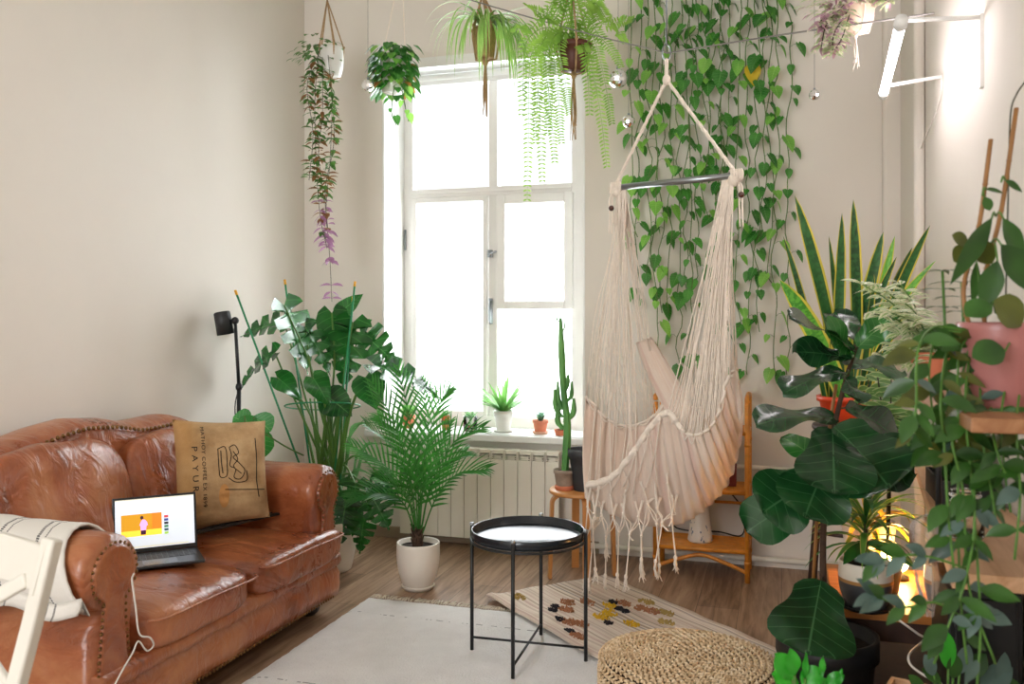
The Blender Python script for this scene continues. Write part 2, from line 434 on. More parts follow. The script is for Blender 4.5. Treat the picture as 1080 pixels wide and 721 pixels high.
# ================================================================== ROOM
YB, XL, XR, ZC, YF = 4.98, -2.904, .63, 3.7, -2.5
WX0, WX1, WZ0, WZ1 = -2.362, -1.083, .66, 2.90
def room():
    T = .5
    m = MB(); m.bb((XL - .3, YF - .3, -.1), (XR + .3, YB + .6, 0)); struct(m.build('floor', M['floor'], smooth=False, origin=(0, 0, 0)))
    m = MB(); m.bb((XL - .3, YF - .3, ZC), (XR + .3, YB + .6, ZC + .1)); struct(m.build('ceiling', M['ceiling'], smooth=False, origin=(0, 0, ZC)))
    m = MB(); m.bb((XL - .3, YF, 0), (XL, YB + T, ZC)); struct(m.build('wall_left', M['wall'], smooth=False))
    m = MB(); m.bb((XR, YF, 0), (XR + .3, YB + T, ZC)); struct(m.build('wall_right', M['wall'], smooth=False))
    m = MB()
    m.bb((XL, YB, 0), (WX0, YB + T, ZC)); m.bb((WX1, YB, 0), (XR, YB + T, ZC)); m.bb((WX0, YB, 0), (WX1, YB + T, WZ0 - .04)); m.bb((WX0, YB, WZ1), (WX1, YB + T, ZC))
    struct(m.build('wall_back', M['wall'], smooth=False))
    m = MB()   # wall behind the camera, with one wide window opening
    m.bb((XL, YF - .3, 0), (-2.6, YF, ZC)); m.bb((-.9, YF - .3, 0), (XR, YF, ZC)); m.bb((-2.6, YF - .3, 0), (-.9, YF, .9)); m.bb((-2.6, YF - .3, 2.9), (-.9, YF, ZC))
    struct(m.build('wall_front', M['wall'], smooth=False))
    # white reveal lining and head moulding
    m = MB()
    m.bb((WX0, YB + .003, WZ0), (WX0 + .012, YB + .36, WZ1)); m.bb((WX1 - .012, YB + .003, WZ0), (WX1, YB + .36, WZ1)); m.bb((WX0, YB + .003, WZ1 - .012), (WX1, YB + .36, WZ1))
    m.bb((WX0 - .0, YB - .012, WZ1 - .03), (WX1 + .0, YB + .03, WZ1 + .03))
    m.tube([(WX0 + .02, YB + .2, WZ1 - .035), (WX1 - .02, YB + .2, WZ1 - .035)], .02)
    struct(m.build('trim_1', M['white_paint'], smooth=False))
    # window
    yf = YB + .335
    wl = bpy.data.objects.new('window_1', None); COL.objects.link(wl); wl.location = (-1.72, yf, WZ0); PLOC[wl.name] = tuple(wl.location); wl['kind'] = 'structure'
    X0, X1 = WX0 + .01, WX1 - .01
    def wx(px): return PY(px, 335, yf).x
    xm0, xm1 = wx(516), wx(526)
    xa, xb = wx(437), wx(604)
    def wz(py, px=520): return PY(px, py, yf).z
    zt, zm, zl, zb = wz(86), wz(202), wz(326), WZ0 + .02
    m = MB()
    m.bb((X0, yf - .03, WZ0), (xa, yf + .05, WZ1)); m.bb((xb, yf - .03, WZ0), (X1, yf + .05, WZ1))
    m.bb((xa, yf - .03, zt), (xb, yf + .05, WZ1)); m.bb((xa, yf - .03, WZ0), (xb, yf + .05, zb + .05))
    m.bb((xm0 + .006, yf - .028, zb + .05), (xm1, yf + .05, zt)); m.bb((xa, yf - .04, zm - .028), (xb, yf + .049, zm + .028))
    m.bb((xa, yf - .05, zm - .008), (xb, yf - .041, zm + .006))
    m.build('window_frame', M['frame_paint'], wl, smooth=False, bevel=.006)
    m = MB()   # left casement sash, glazing bar, stiles
    for (a, b, c, d) in ((xa, xm0, zb + .05, zm - .028),):
        m.bb((a, yf - .045, c), (a + .035, yf + .01, d)); m.bb((b - .03, yf - .045, c), (b, yf + .01, d)); m.bb((a + .035, yf - .044, d - .035), (b - .03, yf + .009, d)); m.bb((a + .035, yf - .044, c), (b - .03, yf + .009, c + .03))
        m.bb((a + .035, yf - .03, zl - .006), (b - .03, yf + .009, zl + .006))
    m.build('casement', M['frame_paint'], wl, smooth=False, bevel=.004)
    m = MB()
    a, b = xm1 + .005, xb + .012
    c, d = zl, zm - .03
    m.bb((a, yf - .06, c), (a + .055, yf, d)); m.bb((b - .055, yf - .06, c), (b, yf, d)); m.bb((a + .055, yf - .059, d - .06), (b - .055, yf - .001, d)); m.bb((a + .055, yf - .059, c), (b - .055, yf - .001, c + .05))
    m.build('vent_casement', M['frame_paint'], wl, smooth=False, bevel=.005)
    m = MB(); m.bb((xa, yf + .012, zm), (xb, yf + .016, zt)); m.build('pane', M['glass'], wl, smooth=False)
    m = MB(); m.bb((xa, yf + .012, WZ0 + .05), (xm0, yf + .016, zm)); m.build('pane', M['film'], wl, smooth=False)
    m = MB(); m.bb((xm1, yf + .012, WZ0 + .05), (xb, yf + .016, zm)); m.build('pane', M['film'], wl, smooth=False)
    m = MB(); x = wx(520)
    m.box((x, yf - .055, wz(268)), (.03, .02, .045)); m.tube([(x, yf - .06, wz(268)), (x + .045, yf - .075, wz(266))], .007)
    m.tube([(x, yf - .05, wz(318)), (x, yf - .07, wz(320)), (x, yf - .07, wz(338)), (x, yf - .05, wz(341))], .007)
    m.box((x, yf - .045, wz(328)), (.022, .012, .16))
    m.tube([(wx(430), yf - .04, wz(262)), (wx(430), yf - .04, wz(240))], .008)
    m.build('latch', M['chrome'], wl)
    # window sill
    m = MB(); m.bb((WX0 - .0, YB - .04, WZ0 - .04), (WX1 + .0, YB + .31, WZ0)); m.bb((WX0 - .1, YB - .05, WZ0 - .04), (WX1 + .02, YB - .002, WZ0))
    s_ = m.build('window_sill', M['white_paint'], wl, smooth=False, bevel=.008)
    # baseboard left
    m = MB(); m.bb((XL + .012, YB - .016, 0), (-1.0, YB - .001, .07)); struct(m.build('baseboard_back', simple('brown_baseboard', '#9c8a76', .5, var=.1), smooth=False, bevel=.004))
    m = MB(); m.bb((XL + .001, YF + .01, 0), (XL + .016, YB - .002, .07)); struct(m.build('baseboard_left', bpy.data.materials['brown_baseboard'], smooth=False, bevel=.004))
    # heating pipes on the back wall
    m = MB()
    p0 = PY(600, 581, YB - .05); 
    m.tube([(-1.15, YB - .05, .055), (XR - .01, YB - .05, .05)], .016, 12); tag(m.build('heating_pipe', M['radiator']), 'white heating pipe running along the foot of the back wall', 'pipe')
    m = MB(); z1 = PY(820, 492, YB - .05).z
    m.tube([(-1.13, YB - .05, z1), (XR - .01, YB - .05, z1 - .02)], .014, 12)
    for x in (-.9, -.25, .3): m.box((x, YB - .025, z1 - .01), (.02, .05, .02))
    tag(m.build('heating_pipe', M['radiator']), 'upper white heating pipe behind the hammock chair and the cane shelf', 'pipe')
    # corner riser casing at right
    m = MB(); m.bb((.5, 4.9, 0), (XR, YB - .001, ZC)); 
    struct(m.build('trim_2', M['wall'], smooth=False, bevel=.02))
    m = MB(); m.bb((XR - .05, 4.4, 0), (XR - .001, 4.9, ZC)); struct(m.build('trim_3', M['wall'], smooth=False, bevel=.02))
room()

# radiator
def radiator():
    x0, x1, y0, y1, z0, z1 = -2.19, -1.207, 4.86, 4.945, .06, .585
    rt = thing('radiator', 'white panel radiator of twelve flat sections under the window', 'radiator', ((x0 + x1) / 2, 4.9, 0))
    n = 12; w_ = (x1 - x0) / n
    for i in range(n):
        a = x0 + i * w_ + .0015; b = a + w_ - .003
        m = MB(); m.bb((a, y0, z0), (b, y0 + .014, z1 - .055)); m.bb((a + .02, y0 + .012, z0), (b - .02, y1, z1 - .03))
        # top hood: louvred
        m.bb((a, y0 + .012, z1 - .02), (b, y1, z1)); m.bb((a, y0, z1 - .05), (b, y0 + .012, z1 - .012)) if False else None
        for k in range(3):
            zz = z1 - .05 + k * .014
            m.bb((a + .006, y0 + .004, zz), (b - .006, y0 + .03, zz + .005))
        m.bb((a, y0, z1 - .058), (a + .006, y0 + .03, z1)); m.bb((b - .006, y0, z1 - .058), (b, y0 + .03, z1))
        m.build('section', M['radiator'], rt, smooth=False, bevel=.003)
    m = MB(); m.tube([(x0 + .01, 4.905, .1), (x1 + .1, 4.905, .1), (x1 + .12, 4.93, .06)], .014); m.box((x1 + .03, 4.905, .1), (.03, .03, .05)); m.build('valve', M['chrome'], rt)
    m = MB(); m.bb((x0 + .05, 4.93, 0), (x0 + .08, 4.96, .1)); m.bb((x1 - .08, 4.93, 0), (x1 - .05, 4.96, .1)); m.build('bracket', M['radiator'], rt, smooth=False)
radiator()

# ================================================================== SOFA
SX0, SX1, SY0, SY1 = -2.87, -1.98, 2.12, 3.70
def wr(p, k=1.0, f=6.0):
    return noise.noise(V((p[0] * f, p[1] * f * .5, p[2] * f))) * k
def cushion(m, c, size, p=5.0, n=22, wr_amp=.006, crown=0.0, freq=7, pinch=0):
    c = V(c); hx, hy, hz = [s_ / 2 for s_ in size]
    faces = [((1, 0, 0), (0, 1, 0), (0, 0, 1)), ((-1, 0, 0), (0, 0, 1), (0, 1, 0)), ((0, 1, 0), (0, 0, 1), (1, 0, 0)), ((0, -1, 0), (1, 0, 0), (0, 0, 1)), ((0, 0, 1), (1, 0, 0), (0, 1, 0)), ((0, 0, -1), (0, 1, 0), (1, 0, 0))]
    for nn, a, b in faces:
        nn, a, b = V(nn), V(a), V(b); rows = []
        for i in range(n + 1):
            row = []
            for j in range(n + 1):
                s1 = math.tan((2 * i / n - 1) * math.pi / 4 * .98) / math.tan(math.pi / 4 * .98); s2 = math.tan((2 * j / n - 1) * math.pi / 4 * .98) / math.tan(math.pi / 4 * .98)
                q = nn + a * s1 + b * s2
                r_ = (abs(q.x) ** p + abs(q.y) ** p + abs(q.z) ** p) ** (-1 / p); q = q * r_
                w_ = V((q.x * hx, q.y * hy, q.z * hz))
                if crown: w_.z += crown * (1 - q.x ** 2) * (1 - q.y ** 2) * (1 if q.z > 0 else 0)
                if pinch: w_ *= 1 - pinch * (abs(q.y) ** 2) * (1 - abs(q.z)) 
                g = c + w_
                nrm = V((q.x / hx, q.y / hy, q.z / hz)).normalized()
                g += nrm * (noise.noise(V((g.x * freq, g.y * freq * 1.3 + g.x * 3, g.z * freq))) * wr_amp + noise.noise(V((g.x * 3, g.y * 3 + 5, g.z * 3))) * wr_amp * 1.5)
                row.append(g)
            rows.append(row)
        m.grid(rows)
def nails(m, pts, step=.022, r=.0072, nrm=(1, 0, 0)):
    pts = [V(p) for p in pts]; d = 0; nxt = 0; nrm = V(nrm)
    rot = V((0, 0, 1)).rotation_difference(nrm).to_matrix()
    for i in range(len(pts) - 1):
        L = (pts[i + 1] - pts[i]).length
        while nxt <= d + L:
            q = pts[i].lerp(pts[i + 1], (nxt - d) / L)
            m.ball(q, r, 6, (1, 1, .6), rot); nxt += step
        d += L
def back_top(y):
    tb = [(2.0, .80), (2.2, .835), (2.5, .895), (2.7, .935), (2.84, .95), (3.0, .935), (3.14, .905), (3.27, .905), (3.4, .912), (3.5, .885), (3.6, .835), (3.75, .77)]
    return table(tb, y)
def sofa():
    s = thing('leather_sofa', 'tan leather two-seat sofa with rolled arms and brass nailhead trim against the left wall', 'sofa', (-2.42, 2.91, 0))
    L = M['leather']
    # frame / front apron
    m = MB(); rows = []
    prof = [(-1.99, .07), (-1.955, .078), (-1.948, .12), (-1.95, .18), (-1.965, .205), (-1.95, .215), (-1.94, .235), (-1.945, .262), (-1.98, .275), (-2.8, .275), (-2.8, .07)]
    ys = [SY0 + .04 + (SY1 - SY0 - .08) * i / 60 for i in range(61)]
    for y in ys:
        rows.append([(x + (.004 * math.sin(y * 25) if x > -1.97 else 0) - (.010 * math.exp(-((y - 3.0) / .006) ** 2) if (x > -1.97 and z < .205) else 0), y, z) for x, z in prof])
    m.grid(rows); m._f([len(m.v) - len(prof) + i for i in range(len(prof))]); m._f(list(range(len(prof)))[::-1])
    m.build('frame', L, s)
    m = MB(); nails(m, [(-1.95, SY0 + .28, .083), (-1.95, SY1 - .1, .083)], .021); m.build('nail_trim', M['brass'], s)
    # back with camel top
    m = MB(); rows = []
    n = 48
    for i in range(n + 1):
        y = lerp(2.10, 3.72, i / n); zt = back_top(y)
        sec = [(-2.60, .3), (-2.605, .5), (-2.63, zt - .12)]
        for k in range(9):
            a = math.pi * k / 8
            sec.append((-2.735 + .115 * math.cos(a), zt - .05 + .05 * math.sin(a)))
        sec += [(-2.86, zt - .2), (-2.86, .12)]
        rows.append([V((x, y, z)) + V((wr((x, y, z), .006), 0, 0)) for x, z in sec])
    m.grid(rows)
    k = len(rows[0]); m._f(list(range(k))); m._f([n * k + i for i in range(k)][::-1])
    bk_ = m.build('backrest', L, s)
    m = MB(); nails(m, [(-2.611, lerp(2.12, 3.70, i / 40), back_top(lerp(2.12, 3.70, i / 40)) - .034) for i in range(41)], .026, .0105, (1, 0, .3)); m.build('nail_trim', M['brass'], bk_)
    # arms
    for side, yi, yo in ((-1, 2.36, 2.12), (1, 3.46, 3.70)):
        # cross-section, q = outward distance from inner face
        W = .24
        sec = [(0.03, .10), (.03, .40)]
        cq, cz, rr = .118, .563, .122
        for k in range(17):
            a = R(205 - 280 * k / 16); sec.append((cq + rr * math.cos(a), cz + rr * math.sin(a)))
        sec += [(.205, .40), (.21, .10)]
        rows = []
        nx = 26
        for i in range(nx + 1):
            x = lerp(-2.80, SX1, i / nx)
            k = 1.0 if i < nx - 1 else (.985 if i == nx - 1 else .94)
            row = []
            for q, z in sec:
                qq = cq + (q - cq) * k; zz = cz + (z - cz) * (k if z > .4 else 1)
                pl = .004 * math.sin(q * 60 + z * 50) * (1 if i > nx - 5 else 0)
                row.append(V((x + (0), yi + side * (qq + wr((x, q, z), .006, 7) + pl), zz + wr((x + 3, q, z), .006, 7))))
            rows.append(row)
        m = MB(); m.grid(rows); kk = len(sec); m._f([nx * kk + i for i in range(kk)]); m._f(list(range(kk))[::-1])
        arm = m.build('armrest', L, s)
        # front scroll panel (keyhole)
        out = []
        for k in range(21):
            a = R(-60 + 300 * k / 20); out.append((cq + .088 * math.cos(a), cz + .088 * math.sin(a)))
        out += [(.075, .42), (.062, .30), (.055, .10), (.185, .10), (.18, .30), (.168, .42)]
        poly = [V((SX1 - .003, yi + side * q, z)) for q, z in out]
        m = MB(); m.prism(poly, 0, (.022, 0, 0)); pn = m.build('scroll_panel', L, arm, smooth=False, bevel=.012)
        m = MB(); lp = [p + V((.018, 0, 0)) for p in poly]
        lp = [V((p.x, yi + side * (.118 + (abs(p.y - yi) - .118) * 1.10), cz + (p.z - cz) * (1.08 if p.z > .45 else 1))) for p in lp]
        nails(m, lp[:-3] + [], .021, .0062); nails(m, [lp[-3], lp[-2], lp[-1], lp[0]], .021, .0074)
        m.build('nail_trim', M['brass'], arm)
        m = MB(); nails(m, [(-2.75, yi + side * .212, .11), (SX1 - .01, yi + side * .212, .11)], .024, .006, (0, side, 0)); m.build('nail_trim', M['brass'], arm)
    # seat cushions
    m = MB(); cushion(m, (-2.265, 2.665, .322), (.69, .64, .15), 5, 26, .005, .035); cushion_a = m.build('seat_cushion', L, s)
    m = MB(); cushion(m, (-2.265, 3.255, .32), (.69, .54, .145), 5, 26, .005, .03)
    cushion(m, (-2.0, 3.33, .32), (.165, .70, .140), 4, 18, .004, .01); m.build('seat_cushion', L, s)
    # piping on the seat cushions
    for (ya, yb) in ((2.37, 2.97), (3.0, 3.66)):
        m = MB(); m.tube(catmull([(-1.95, ya, .375), (-1.915, ya + .05, .372), (-1.91, (ya + yb) / 2, .37), (-1.915, yb - .05, .36), (-1.95, yb, .36)], 30), .0045, 6); m.build('piping', L, s)
    # back cushions
    for (y, w_, h, z, rot) in ((2.63, .70, .50, .638, 0), (3.29, .64, .47, .625, 0)):
        m = MB(); cushion(m, (0, 0, 0), (.17, w_, h), 3.6, 34, .014, 0, 7)
        Rm = Matrix.Rotation(R(-14), 3, 'Y')
        m.v = [Rm @ p + V((-2.56, y, z)) for p in m.v]
        m.build('back_cushion', L, s)
    # bun feet
    for (x, y) in ((-2.06, 3.57), (-2.06, 2.25), (-2.78, 3.57), (-2.78, 2.25)):
        m = MB(); m.lathe([(.028, 0), (.045, .015), (.05, .03), (.042, .045), (.03, .052), (.045, .062), (.045, .075)], (x, y, 0), 20); m.build('foot', M['sofa_foot'], s)
sofa()

# throw over the near arm
def throw():
    a = N('woven_throw')
    uv = a.n('ShaderNodeUVMap').outputs[0]; sx = a.n('ShaderNodeSeparateXYZ'); a.l(uv, sx.inputs[0]); v = sx.outputs[0]; u = sx.outputs[1]
    fr = a.math('FRACT', a.math('MULTIPLY', u, 4.2))
    s1 = a.math('LESS_THAN', a.math('ABSOLUTE', a.math('SUBTRACT', fr, .5)), .035)
    s2 = a.math('LESS_THAN', a.math('ABSOLUTE', a.math('SUBTRACT', fr, .68)), .02)
    dash = a.math('GREATER_THAN', a.math('FRACT', a.math('MULTIPLY', v, 90)), .35)
    col = a.mix(a.math('MULTIPLY', a.math('MAXIMUM', s1, s2), dash), lin('#e6e2da'), lin('#2c2a2c'))
    a.l(col, a.b.inputs['Base Color']); a.set(Roughness=.95); a.bump(a.noise(a.coord('Object'), 220), .5, .004)
    yi = 2.36; cq, cz, rr = .118, .563, .122 + .016
    sec = [(-.02, .47)]
    for k in range(15):
        an = R(190 - 235 * k / 14); sec.append((cq + rr * math.cos(an), cz + rr * math.sin(an)))
    sec += [(.252, .515), (.257, .50), (.259, .485), (.26, .47)]
    rows = []
    for i in range(34):
        t = i / 33; row = []
        for j, (q, z) in enumerate(sec):
            x = lerp(-2.72, -2.03 - .07 * math.sin(j * .28), t)
            p = V((x, yi - q, z)); k = noise.noise(V((x * 9, q * 9, z * 5))) * .010
            c = V((x, yi - cq, cz)); d = (p - c); d.x = 0; p += d.normalized() * abs(k)
            p.z += (.016 * math.sin(x * 22) if j > 15 else 0); row.append(p)
        rows.append(row)
    m = MB(); m.grid(rows); o = m.build('throw_blanket', a.m, solid=.008)
    tag(o, 'white woven throw with black stitched stripes draped over the near sofa arm', 'blanket')
throw()

# laptop
def laptop():
    hl = FL(119, 590, .435); 
    ang = R(44); ux = V((math.cos(ang), math.sin(ang), 0)); uy = V((math.sin(ang), -math.cos(ang), 0)); uz = V((0, 0, 1))
    L, D = .304, .212
    hl.z = .438
    s = thing('laptop', 'open laptop playing a video on the near seat cushion of the sofa', 'laptop', tuple(hl + ux * L / 2 + uy * D / 2))
    alu = simple('space_grey_aluminium', '#4a4d52', .35, .8, var=.03)
    Mx = Matrix((ux, uy, uz)).transposed()
    m = MB(); m.box(hl + ux * L / 2 + uy * D / 2 + uz * .006, (L, D, .012), Mx); base_ = m.build('base', alu, s, smooth=False, bevel=.004)
    kb = simple('keyboard_black', '#0d0e12', .4)
    m = MB()
    for r_ in range(5):
        for c_ in range(14):
            m.box(hl + ux * (.023 + c_ * .0192 + .0) + uy * (.03 + r_ * .019) + uz * .0125, (.0165, .0155, .0015), Mx)
    m.build('keyboard', kb, base_, smooth=False)
    m = MB(); m.box(hl + ux * L / 2 + uy * .165 + uz * .0122, (.12, .075, .001), Mx); m.build('trackpad', simple('trackpad', '#5a5d62', .25, .6), base_, smooth=False)
    # lid, tilted back
    tl = R(100); up = (uz * math.sin(tl) - uy * -math.cos(tl) * 1.0)
    up = (uz * math.cos(R(14)) - uy * math.sin(R(14))).normalized(); nf = ux.cross(up).normalized()   # normal
    if nf.dot(uy) < 0: nf = -nf
    H = .212
    Mx2 = Matrix((ux, up, nf)).transposed(); o0 = hl + uz * .012
    m = MB(); m.box(o0 + ux * L / 2 + up * H / 2 - nf * .003, (L, H, .006), Mx2); lid_ = m.build('lid', alu, s, smooth=False, bevel=.002)
    m = MB(); m.box(o0 + ux * L / 2 + up * H / 2 + nf * .0005, (L - .004, H - .004, .001), Mx2); m.build('bezel', M['black_plastic'], lid_, smooth=False)
    def plate(name, x0, x1, y0, y1, mt, off):
        m = MB(); m.box(o0 + ux * (x0 + x1) / 2 + up * (y0 + y1) / 2 + nf * off, (x1 - x0, y1 - y0, .0004), Mx2); return m.build(name, mt, lid_, smooth=False)
    plate('display', .009, L - .009, .016, H - .009, emis('display_white', lin('#dfe7f2'), .5), .0013)
    # video still
    vm = N('video_still')
    vm.set(Emission_Color=lin('#eda51e'), Emission_Strength=.75, Base_Color=lin('#402a08'))
    plate('video_frame', .030, .175, .062, .145, vm.m, .0019)
    plate('video_floor', .030, .175, .062, .084, emis('video_floor', lin('#f2c23a'), .9), .0023)
    plate('video_shade', .140, .175, .084, .145, emis('video_shade', lin('#d9731c'), .9), .0023)
    # dancer figure in the video: flat shapes on the screen
    def poly(name, pts, mt, off=.0028):
        m = MB(); m.prism([o0 + ux * x + up * y + nf * off for x, y in pts], 0, nf * .0003); m.build(name, mt, lid_, smooth=False)
    pink = emis('video_shirt', lin('#e7a0d8'), .85); dk = emis('video_dark', lin('#3a1430'), .6)
    poly('video_figure', [(.099, .082), (.118, .082), (.12, .1), (.125, .1), (.122, .113), (.115, .122), (.106, .124), (.100, .116), (.094, .102), (.098, .1)], pink)
    poly('video_figure', [(.099, .066), (.117, .066), (.118, .083), (.099, .083)], dk)
    poly('video_figure', [(.1035 + .006 * math.cos(a), .1305 + .007 * math.sin(a)) for a in [k * .628 for k in range(10)]], dk)
    random.seed(3)
    cols = ['#c03a40', '#3a4a8a', '#2a2a30', '#3f7a50', '#2a4a50', '#9ac050']
    for i in range(6):
        y = .132 - i * .0125
        plate('thumbnail', .184, .199, y - .009, y, emis('thumb_%d' % i, lin(cols[i]), .7), .0019)
        plate('text_line', .204, .270, y - .003, y - .0015, emis('text_grey', lin('#b8c2cc'), .7) if i == 0 else bpy.data.materials['text_grey'], .0019)
    plate('text_line', .030, .1, .054, .0565, bpy.data.materials['text_grey'], .0019)
    plate('taskbar', .03, L - .03, .018, .025, emis('dock_grey', lin('#c9c4b4'), .7), .0019)
    plate('menu_bar', .009, L - .009, H - .014, H - .009, bpy.data.materials['dock_grey'], .0019)
    return hl
laptop()
# charging cable
m = MB()
pts = [PX(133, 592, -1.99) + V((-.2, .05, .01)), PX(137, 600, -2.0), PX(139, 612, -1.93), PX(143, 640, -1.90), PX(147, 668, -1.895), PX(158, 672, -1.88), PX(162, 680, -1.88), PX(155, 686, -1.88), PX(146, 676, -1.885), PX(140, 688, -1.89), PX(130, 705, -1.89), PX(120, 724, -1.89), PX(110, 745, -1.885)]
m.tube(catmull(pts, 70), .0028, 6); tag(m.build('charging_cable', M['cable_white']), 'thin white charging cable looping down the front of the sofa from the laptop', 'cable')

# burlap cushion
def burlap():
    a = N('burlap')
    co = a.coord('UV', (150, 150, 150)); 
    ck = a.n('ShaderNodeTexChecker'); ck.inputs['Scale'].default_value = 1; a.l(co, ck.inputs[0])
    nz = a.noise(a.coord('Object'), 7, 5)
    col = a.ramp(nz, [(.3, lin('#9a7850')), (.55, lin('#c2a074')), (.72, lin('#d8b88c'))])
    sxu = a.n('ShaderNodeSeparateXYZ'); a.l(a.coord('UV'), sxu.inputs[0])
    col = a.mix(a.ramp(sxu.outputs[0], [(.12, (.5, .5, .5, 1)), (.3, (0, 0, 0, 1))]), col, lin('#b5803a'))
    col = a.mix(a.math('MULTIPLY', ck.outputs['Fac'], .22), col, lin('#5c3c20'))
    a.l(col, a.b.inputs['Base Color']); a.set(Roughness=.95)
    a.bump(a.math('ADD', a.math('MULTIPLY', ck.outputs['Fac'], .25), a.noise(a.coord('Object'), 14, 3)), .5, .012)
    c = P(234, 498, 3.80)
    right = (RT * .90 + FW * .42).normalized(); upv = (V((0, 0, 1)) * .95 + FW * .18 - RT * .02); upv = (upv - right * upv.dot(right)).normalized(); nf = right.cross(upv).normalized()
    if nf.dot(FW) > 0: nf = -nf
    rl = R(1); r2 = right * math.cos(rl) + upv * math.sin(rl); u2 = -right * math.sin(rl) + upv * math.cos(rl)
    Wd, Hd, T = .385, .45, .095
    def S(u, v, sd=1):
        x, y = 2 * u - 1, 2 * v - 1
        k = max(0, (1 - x * x)) ** .45 * max(0, (1 - y * y)) ** .45
        ed = .94 + .06 * abs(x * y)
        wv = noise.noise(V((x * 2.5, y * 2.5, sd))) * .018 + noise.noise(V((x * 1.2, y * 7, sd + 4))) * .014
        return c + r2 * (x * Wd / 2 * (1 - .06 * (1 - abs(x)) * 0 - .05 * (1 - y * y) * abs(x))) + u2 * (y * Hd / 2 * (1 - .05 * (1 - x * x)) * (1 - .07 * x)) + nf * (sd * (T * k) + wv * k)
    m = MB(); n = 30
    m.grid([[S(i / n, j / n, 1) for i in range(n + 1)] for j in range(n + 1)]); m.grid([[S(i / n, j / n, -1) for i in range(n + 1)] for j in range(n + 1)])
    s = thing('burlap_cushion', 'brown burlap coffee-sack cushion with printed lettering leaning at the far end of the sofa', 'cushion', tuple(c - V((0, 0, .24))))
    m.build('cover', a.m, s)
    ink = simple('faded_black_ink', '#2c2620', .9, var=.2)
    def text(st, u0, v0, size, rot=-90, sp=1.0):
        cu = bpy.data.curves.new('lettering', 'FONT'); cu.body = st; cu.size = size; cu.space_character = sp; cu.align_x = 'LEFT'
        o = bpy.data.objects.new('t', cu); COL.objects.link(o)
        dg = bpy.context.evaluated_depsgraph_get(); me = bpy.data.meshes.new_from_object(o.evaluated_get(dg))
        bm = bmesh.new(); bm.from_mesh(me); bmesh.ops.triangulate(bm, faces=bm.faces[:])
        for v in bm.verts:
            x, y = v.co.x, v.co.y * .8
            a_ = R(rot); X = x * math.cos(a_) - y * math.sin(a_); Y = x * math.sin(a_) + y * math.cos(a_)
            v.co = S(u0 + X / Wd, v0 + Y / Hd) + nf * .0025 - V(PLOC[s.name])
        me2 = bpy.data.meshes.new('lettering'); bm.to_mesh(me2); bm.free(); me2.materials.append(ink)
        bpy.data.objects.remove(o); q = bpy.data.objects.new('lettering', me2); COL.objects.link(q); q.parent = s
    text('MATHOY COFFEE EX 1899', .27, .95, .0265, -90, 1.12)
    text('PAYUR', .165, .76, .042, -90, 1.7)
    # stamped sack emblem: a line drawing in ink, and a light oval patch
    def line(pts, wd=.0016):
        m = MB(); q = catmull([V((x, y, 0)) for x, y in pts], len(pts) * 4)
        w_ = [S(p.x, p.y) + nf * .002 for p in q]; m.tube(w_, wd, 5); m.build('stamp_line', ink, s)
    line([(.44, .73), (.52, .74), (.53, .55), (.52, .46), (.45, .46), (.44, .6), (.44, .73)]); line([(.47, .71), (.47, .6), (.48, .49)])
    line([(.56, .74), (.62, .76), (.66, .68), (.6, .64), (.66, .58), (.72, .5), (.67, .42), (.6, .44), (.62, .52), (.56, .56), (.58, .66), (.56, .74)])
    line([(.60, .70), (.65, .62), (.60, .55), (.68, .47)]); line([(.54, .44), (.62, .39), (.74, .40), (.74, .5)])
    line([(.86, .82), (.87, .6), (.86, .4), (.88, .22)], .0018); line([(.5, .33), (.7, .31), (.95, .29)], .0018)
    m = MB(); m.grid([[S(.49 + .055 * q / 5 * math.cos(t), .27 + .115 * q / 5 * math.sin(t)) + nf * .002 for t in [k * .3142 for k in range(20)]] for q in range(6)], closed=True); lab(m.build('patch', simple('tan_patch', '#c08a50', .9), s), 'pale oval patch')
burlap()

# black folded stand lying on the sofa
m = MB()
a_ = PX(197, 563, -2.2); b_ = PX(316, 535, -2.2)
a_ = FL(190, 566, .462); b_ = FL(316, 536, .475)
d_ = (b_ - a_); sd = d_.cross(V((0, 0, 1))).normalized()
st = thing('folded_stand', 'black folded metal stand lying across the seat below the burlap cushion', 'stand', tuple((a_ + b_) / 2))
m.box((a_ + b_) / 2, (d_.length, .018, .012), Matrix((d_.normalized(), sd, d_.normalized().cross(sd))).transposed()); m.build('rail', M['black_metal'], st, smooth=False, bevel=.003)
m = MB(); q = sd * .032
d2 = (b_ - a_ - V((0, 0, .01)))
m.box((a_ + b_) / 2 - q * 1.0, (d_.length * .86, .014, .010), Matrix((d_.normalized(), sd, d_.normalized().cross(sd))).transposed()); m.build('rail', M['black_metal'], st, smooth=False, bevel=.003)
m = MB()
for k in (-.4, .0, .38): m.box((a_ + b_) / 2 + d_ * k - q * .5, (.02, .045, .008), Matrix((d_.normalized(), sd, d_.normalized().cross(sd))).transposed())
m.build('hinge', M['black_metal'], st, smooth=False)

